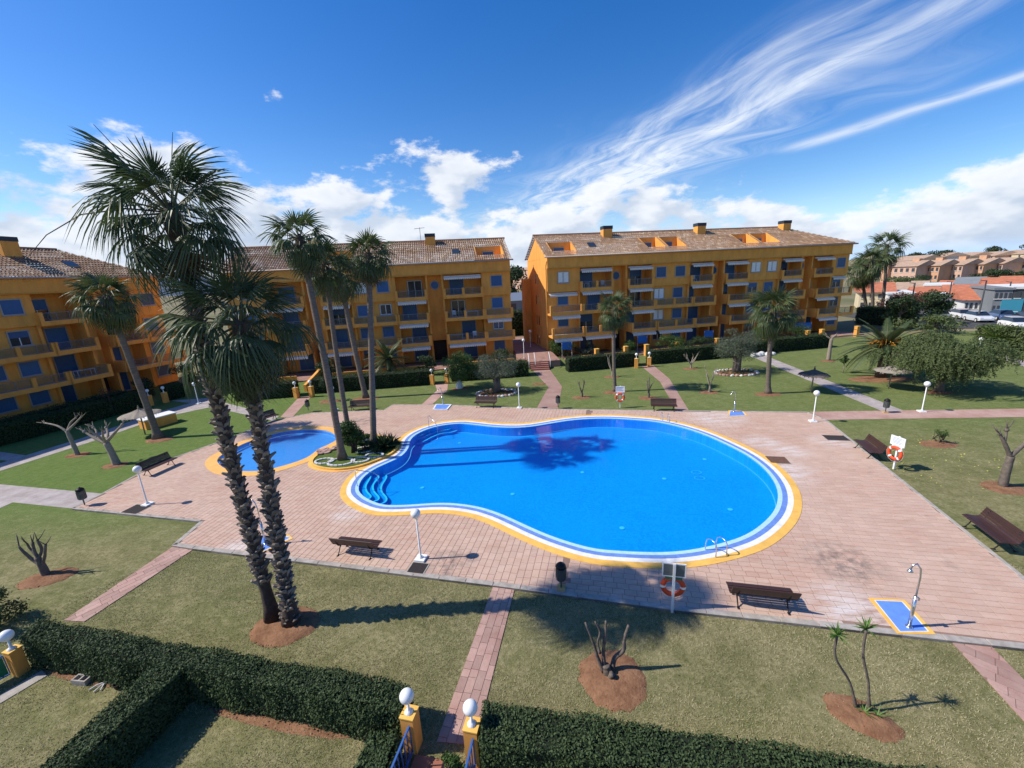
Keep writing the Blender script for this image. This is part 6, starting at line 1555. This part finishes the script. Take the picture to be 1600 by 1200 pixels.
for k, (a, b, by, ty, w, r_, fl, lb) in enumerate([(1340, 1392, 482, 456, m_wallcr, m_roofred, False, 'red roofed house behind the three clustered palms'), (1384, 1424, 484, 459, m_wallwh, m_wallwh, True, 'flat white building right of the clustered palms'),
        (1426, 1464, 480, 463, m_wallwh, m_roofred, False, 'low white house with bright red roof left of the blue grey hall'), (1458, 1490, 484, 463, m_wallgr, m_wallwh, True, 'low blue grey hall between red roofs'), (1476, 1532, 474, 459, m_wallwh, m_roofred, False, 'wide red roofed house behind the blue grey hall'),
        (1504, 1534, 488, 468, m_wallwh, m_roofred, False, 'small white gabled house with red roof beside the grey hall'), (1546, 1574, 492, 452, m_wallgr, m_wallgr, True, 'tall grey panelled hall with teal doors'), (1575, 1640, 492, 450, mat('far_wall_glass', (.07, .075, .08), .3), m_wallwh, True, 'dark glazed hall at the right edge'),
        (1534, 1600, 468, 447, m_wallwh, m_roofred, False, 'long red roofed house behind the grey hall'), (1440, 1482, 466, 446, m_wallwh, m_wallwh, True, 'cluster of white flats below the orange terrace'), (1490, 1530, 462, 445, m_wallwh, m_wallgr, False, 'white house with dark roof below the orange terrace'), (1536, 1580, 458, 441, m_wallwh, m_rooftan, True, 'long flat white wing below the cream house')]):
    t = house(a, b, by, ty, 9, w, r_, lb, storeys=1 if by-ty < 25 else 2, nwin=4, flat=fl, cat='house' if not fl else 'building')
    if k == 6:
        for i in range(2): MB().box(1.0+i*3.2, 3.4+i*3.2, -.12, .0, .0, 2.6).build('door', mat('teal_door', (.05, .28, .38), .6), t)
for k, (a, b, by, ty, w, r_, fl, lb) in enumerate([(1398, 1418, 468, 452, m_wallwh, m_rooftan, False, 'small white house left of the first utility pole'), (1420, 1442, 461, 449, m_wallcr, m_rooftan, False, 'tan roofed house under the left end of the terrace'), (1464, 1486, 458, 448, m_wallwh, m_roofred, False, 'small red roofed house under the second terraced house'), (1444, 1462, 455, 446, m_wallwh, m_wallwh, True, 'white flat house under the second terraced house'), (1512, 1532, 453, 443, m_wallwh, m_roofred, False, 'little red roof under the fourth terraced house'),
        (1484, 1504, 452, 442, m_wallcr, m_wallwh, True, 'white terrace roof under the third terraced house'), (1556, 1584, 452, 441, m_wallwh, m_roofred, False, 'red roof under the cream house'), (1586, 1616, 462, 447, m_wallwh, m_rooftan, False, 'tan roofed white house behind the glazed hall'), (1394, 1412, 450, 441, m_wallor2, m_rooftan, False, 'low salmon annex at the left foot of the terrace')]):
    house(a, b, by, ty, 8, w, r_, lb, storeys=1, nwin=3, flat=fl, group='small houses below the orange terrace')
# car park
pk = sheet('car_park', [ccw([(60, 58), (74, 52), (110, 60), (110, 84), (62, 80)])], LZ+.004, m_asphalt); tag(pk, kind='structure')
m_tyre = mat('tyre', (.02, .02, .02), .8); m_carglass = mat('car_glass', (.02, .03, .045), .08, spec=.8); m_lamp = mat('car_lamp', (.6, .6, .6), .2)
def car(px, py, rz, col, label, z=LZ):
    t = thing('parked_car', label, 'car', g(px, py, z), rz, 'cars parked by the low buildings'); mc = mat('car_paint_'+'_'.join(str(int(c*100)) for c in col), col, .3, coat=.6, spec=.5)
    sec = [(-2.1, .35, .62, .80), (-2.05, .30, .88, .84), (-1.3, .25, .98, .88), (0, .22, 1.0, .9), (1.2, .25, .95, .88), (1.95, .30, .80, .84), (2.12, .38, .62, .78)]
    V_ = []; F_ = []
    for x, z0, z1, w in sec: V_ += [(x, -w, z0), (x, w, z0), (x, w, z0+.35), (x, w*.94, z1), (x, -w*.94, z1), (x, -w, z0+.35)]
    for i in range(len(sec)-1):
        for j in range(6): F_.append((i*6+j, (i+1)*6+j, (i+1)*6+(j+1) % 6, i*6+(j+1) % 6))
    F_ += [(0, 1, 2, 3, 4, 5), tuple(36+j for j in (5, 4, 3, 2, 1, 0))]; MB().add(V_, F_).build('body', mc, t)
    MB().add([(-1.75, -.78, .97), (1.15, -.78, .97), (1.15, .78, .97), (-1.75, .78, .97), (-1.3, -.62, 1.5), (.35, -.62, 1.5), (.35, .62, 1.5), (-1.3, .62, 1.5)], [(0, 1, 5, 4), (1, 2, 6, 5), (2, 3, 7, 6), (3, 0, 4, 7)]).build('windows', m_carglass, t)
    MB().box(-1.32, .37, -.64, .64, 1.49, 1.54).build('roof', mc, t)
    for sx in (-1.3, 1.35):
        for sy in (-.82, .82): 
            wq = MB().tube([(sx, sy-.1, .33), (sx, sy+.1, .33)], .33, 14).build('wheel', m_tyre, t); MB().tube([(sx, sy+(.1 if sy > 0 else -.1), .33), (sx, sy+(.112 if sy > 0 else -.112), .33)], .2, 10).build('rim', m_lamp, wq)
    for sy in (-.6, .6): MB().box(2.0, 2.1, sy-.15, sy+.15, .62, .74).build('headlight', m_lamp, t)
for px, py, rz, c_, lb in [(1497, 497, R(70), (.7, .7, .7), 'silver car parked behind the dark green tree'), (1527, 502, R(-112), (.66, .68, .70), 'white car parked beside the grey hall'), (1585, 513, R(-115), (.75, .75, .75), 'white car nearest the right edge'), (1560, 499, R(66), (.10, .16, .30), 'dark blue car before the teal doors'), (1600, 503, R(64), (.05, .05, .06), 'black car before the glazed hall'), (1462, 498, R(70), (.3, .31, .32), 'grey car half hidden behind the reddish trees')]:
    car(px, py, rz, c_, lb)
for k, (px, py, ty) in enumerate(((1419, 500, 442), (1477, 490, 440), (1527, 502, 438), (1568, 490, 440))):
    b = g(px, py); h = CAM_H*(py-ty)/(py-HZ(px)); t = thing('utility_pole', ('first', 'second', 'third', 'fourth')[k]+' grey utility pole from the left beyond the right lawn', 'pole', b, 0, 'grey utility poles'); MB().tube([(0, 0, -.1), (0, 0, h)], [.12, .08], 8).build('shaft', m_binm, t); MB().tube([(0, 0, h-.1), (-.9, 0, h+.05)], .05, 6).build('arm', m_binm, t)
# trees and hedges at the garden's right end
def ftree(px, py, up_, rx, rz_, cz, n_, m, label, seed, leaf=.35, tr=.18, group='trees beyond the right lawn', nc=14):
    tree('tree', label, g(px, py, LZ)+Vector((0, up_, 0)), cz, rx, rx*.9, rz_, nc, n_, leaf, m, .55, tr, m_bark, 'tree', seed, group)
ftree(1402, 515, 0, 2.2, 1.6, 3.4, 2600, m_dtree, 'dark bushy tree with pale forked stems behind the date palm', 1, .25, .14)
ftree(1412, 512, 1, 1.7, 1.4, 3.6, 1500, m_redleaf, 'reddish brown tree beside the pale forked tree', 2, .25, .12)
ftree(1443, 512, 4, 2.6, 1.8, 3.2, 1500, m_redleaf, 'sparse reddish tree before the white houses', 3, .28, .14)
ftree(1466, 508, 4, 2.1, 1.7, 3.0, 1100, m_redleaf, 'sparse reddish tree left of the dark green tree', 4, .28, .12)
ftree(1486, 510, 3, 2.6, 1.8, 3.2, 3400, m_dtree, 'round dark green tree before the car park', 5, .3, .16)
spiky(1552, 545, 'banana like plant with broad yellow green leaves at the hedge', 26, 2.3, 9, LZ, leafmat('banana_leaf', (.10, .15, .03), (.19, .22, .06), .5, .35, .4)).location.z = 1.1
hedge('hedge', 'tall leafy hedge along the right end of the lawn', hpx(((1520, 540), (1660, 560)), 2.0), 2.2, .22, 7000, m_pepper, group='boundary hedges')
hedge('hedge', 'dark boundary hedge behind the clustered palms', hpx(((1335, 506), (1420, 512)), 2.0), 2.6, .25, 5000, m_dtree, group='boundary hedges')
for k, (px, py, up_, rx, rz_, cz, m, lb) in enumerate([(1452, 520, 4, 3.0, 1.3, 1.3, m_pepper, 'broad olive green bush behind the pepper tree'), (1500, 525, 3, 3.0, 1.2, 1.2, m_pepper, 'low spreading bush right of the pepper tree crown'), (1600, 462, 0, 4, 2, 2, m_dtree, 'dark tree beside the glazed hall'), (1588, 441, 0, 5, 2.2, 2.2, m_dtree, 'dark tree before the cream house'), (1556, 442, 0, 4.5, 2.4, 2.4, m_dtree, 'dark tree at the end of the orange terrace'), (1528, 442, 0, 3, 1.6, 2, m_dtree, 'small dark tree before the orange terrace'), (1434, 446, 0, 4, 1.8, 2, m_dtree, 'dark bushy tree at the left end of the orange terrace'), (1405, 458, 0, 5, 2.2, 2.4, m_pepper, 'pale green tree above the flat white building'), (1495, 444, 0, 3, 1.2, 1.5, m_dtree, 'low dark tree below the middle of the terrace')]):
    ftree(px, py, up_, rx, rz_, cz, 1800, m, lb, 20+k, .5 if rx > 4 else .28, .2, nc=12)
for k, (px, py, sz) in enumerate(((1440, 424, 9), (1482, 418, 8), (1538, 416, 9), (1600, 414, 9))):
    ftree(px, py, 0, sz, sz*.6, sz*1.05, 1200, m_dtree, ('first', 'second', 'third', 'fourth')[k]+' dark tree from the left on the skyline among the houses', 50+k, 1.1, .4, 'trees on the skyline', 10)
# seen through the gap between the blocks
hedge('hedge', 'tall dark hedge at the end of the raised walkway', [(-6, 72), (10, 74), (10, 77), (-6, 75)], 4.2, .35, 5000, m_dtree, group='boundary hedges')
tc = sheet('tennis_court', [[(-14, 88), (26, 92), (24, 120), (-16, 116)]], LZ+.004, mat('clay_court', (.40, .135, .075), .9, .1, .5)); tag(tc, kind='structure')
t = thing('court_fence', 'thin wire fence with posts along the clay court', 'fence', (-10, 87, LZ), R(5))
for i in range(11): MB().tube([(i*3, 0, 0), (i*3, 0, 3.0)], .04, 6).build('post', m_binm, t)
for z in (.1, 1.5, 3.0): MB().tube([(0, 0, z), (30, 0, z)], .025, 5).build('rail', m_binm, t)
t = thing('grey_shed', 'grey metal roofed hall behind the clay court', 'building', (-12, 124, LZ), R(5)); MB().box(0, 34, 0, 10, 0, 3.2).build('wall', m_wallgr, t); MB().add([(-.5, -.5, 3.2), (34.5, -.5, 3.2), (34.5, 10.5, 3.2), (-.5, 10.5, 3.2), (-.5, 5, 5.4), (34.5, 5, 5.4)], [(0, 1, 5, 4), (2, 3, 4, 5), (0, 4, 3), (1, 2, 5)]).build('roof', mat('grey_roof', (.22, .25, .30), .5, metal=.3), t)
for i in range(6): MB().box(2+i*5, 4.5+i*5, -.08, 0, .6, 2.4).build('window', m_win, t)
for k, (x, y, s, lb) in enumerate(((2, 150, 7.5, 'big dark tree rising behind the grey hall roof'), (12, 152, 6.5, 'dark tree right of the big tree behind the grey hall'), (-9, 153, 6.5, 'dark tree left of the big tree behind the grey hall'))):
    tree('tree', lb, (x, y, LZ), s*1.05, s*.8, s*.75, s*.75, 16, 3200, .8, m_dtree, .55, .4, m_bark, 'tree', 80+k, 'trees behind the clay court')
house(770, 850, 452, 424, 12, m_wallor2, m_rooftan, 'salmon house on the skyline in the gap between the blocks', storeys=3, nwin=5)
# far belt of trees and roofs round the estate, and the mountains
def hills(name, r0, az0, az1, hfun, m, n_=160, dep=900):
    q = MB(); V_ = []; F_ = []; rows = 6
    for i in range(n_+1):
        a = R(az0+(az1-az0)*i/n_)
        for j in range(rows):
            s = j/(rows-1); rr = r0+dep*s; V_.append((rr*math.sin(a), rr*math.cos(a), -2+hfun(az0+(az1-az0)*i/n_)*math.sin(math.pi/2*min(1, s*1.3))*(1+.06*math.sin(i*1.7+j*2.1))))
    for i in range(n_):
        for j in range(rows-1): F_.append((i*rows+j, (i+1)*rows+j, (i+1)*rows+j+1, i*rows+j+1))
    o = q.add(V_, F_).build(name, m, None, True); tag(o, kind='structure'); return o
fb = lambda a: max(0, 190+90*math.sin(a*.21+1)+60*math.sin(a*.63+.4)+25*math.sin(a*1.7)+12*math.sin(a*4.3))*min(1, max(0, (-a-8)/14))
hills('mountains', 4300, -75, -8, fb, mat('mountain_haze_blue', (.10, .14, .19), .95, .2, .004))  # distance haze put into the base colour as a blue tint
hills('hills', 420, 33, 75, lambda a: 5+7*min(1, max(0, (a-33)/8))+2.5*math.sin(a*.5)+1.2*math.sin(a*1.6), m_ground, 120, 300)

# ------------------------------------------------------------------ grass blades of the near lawn
def grass():
    n0 = 420000
    # denser close to the camera: sample radius and bearing in plan
    r = 5.0+nr.random(n0)**1.15*15.0; a = nr.uniform(R(-68), R(64), n0)
    P = np.c_[r*np.sin(a), r*np.cos(a)]
    ok = ~inpoly(P, deck) & (P[:, 1] > 4.2)
    for q in PATHS: ok &= ~inpoly(P, q)
    for q in SOIL: ok &= ~inpoly(P+nr.normal(size=P.shape)*.045, offset(q, -.09))
    for q in ([(-14.5, 9.75), (-2.82, 7.0), (-2.75, 7.55), (-14.7, 10.3)], [(-1.0, 6.35), (9.5, 4.2), (9.6, 4.9), (-.95, 7.1)], [(-9.25, 8.45), (-8.6, 8.3), (-9.6, 4.6), (-10.3, 4.6)], [(-2.6, 6.6), (-1.3, 6.4), (-1.7, 4), (-3.0, 4)]): ok &= ~inpoly(P, q)
    P = P[ok]; n_ = len(P)
    # sparse on thin patches
    keep = (np.sin(P[:, 0]*1.3+np.sin(P[:, 1]*1.1)*2)+np.sin(P[:, 1]*1.9+P[:, 0]*.4)+nr.normal(size=n_)) > -1.1
    P = P[keep]; n_ = len(P)
    h = nr.uniform(.02, .05, n_); w = nr.uniform(.004, .008, n_)*(.7+.045*np.hypot(P[:, 0], P[:, 1])); t = nr.uniform(0, 6.283, n_); ln = nr.normal(size=(n_, 2))*.028
    V_ = np.empty((n_, 3, 3)); dx, dy = np.cos(t)*w, np.sin(t)*w
    V_[:, 0] = np.c_[P[:, 0]-dx, P[:, 1]-dy, np.full(n_, LZ)]; V_[:, 1] = np.c_[P[:, 0]+dx, P[:, 1]+dy, np.full(n_, LZ)]; V_[:, 2] = np.c_[P[:, 0]+ln[:, 0], P[:, 1]+ln[:, 1], LZ+h]
    zone = .5+.25*np.sin(P[:, 0]*.9+1.3*np.sin(P[:, 1]*.8))+.25*np.sin(P[:, 1]*2.3+P[:, 0]*.7+np.sin(P[:, 0]*1.9)); rv_ = np.clip(nr.random(n_)*.6+zone*.4-.05, 0, 1)
    m = leafmat('grass_blade', (.125, .135, .044), (.56, .49, .30), .7, .3, .2)
    o = put('grass', np_mesh('grass', V_.reshape(-1, 3), np.arange(n_*3).reshape(n_, 3), m, rv_)); tag(o, 'short half dry grass of the near lawns', 'grass', None, 'stuff')
grass()
# small yellow flowers in the right lawn
P = []
for (px, py, r_) in ((1430, 690, 2.2), (1445, 715, 2.0), (1480, 730, 2.5), (1530, 720, 2.0), (1415, 735, 1.5)):
    c = g(px, py, LZ)
    for i in range(28): P.append((c.x+rnd.gauss(0, r_*.5), c.y+rnd.gauss(0, r_*.5), LZ+.05))
P = [p for p, i in zip(P, ~inpoly(np.array(P), offset(deck, .1))) if i]
o = put('wild_flowers', leaves('wild_flowers', P, .055, mat('yellow_petal', (.62, .55, .10), .8), .9, np.tile((0, 0, 1.), (len(P), 1)), jit=.2)); tag(o, 'scattered small yellow flowers in the right lawn', 'flowers', None, 'stuff')
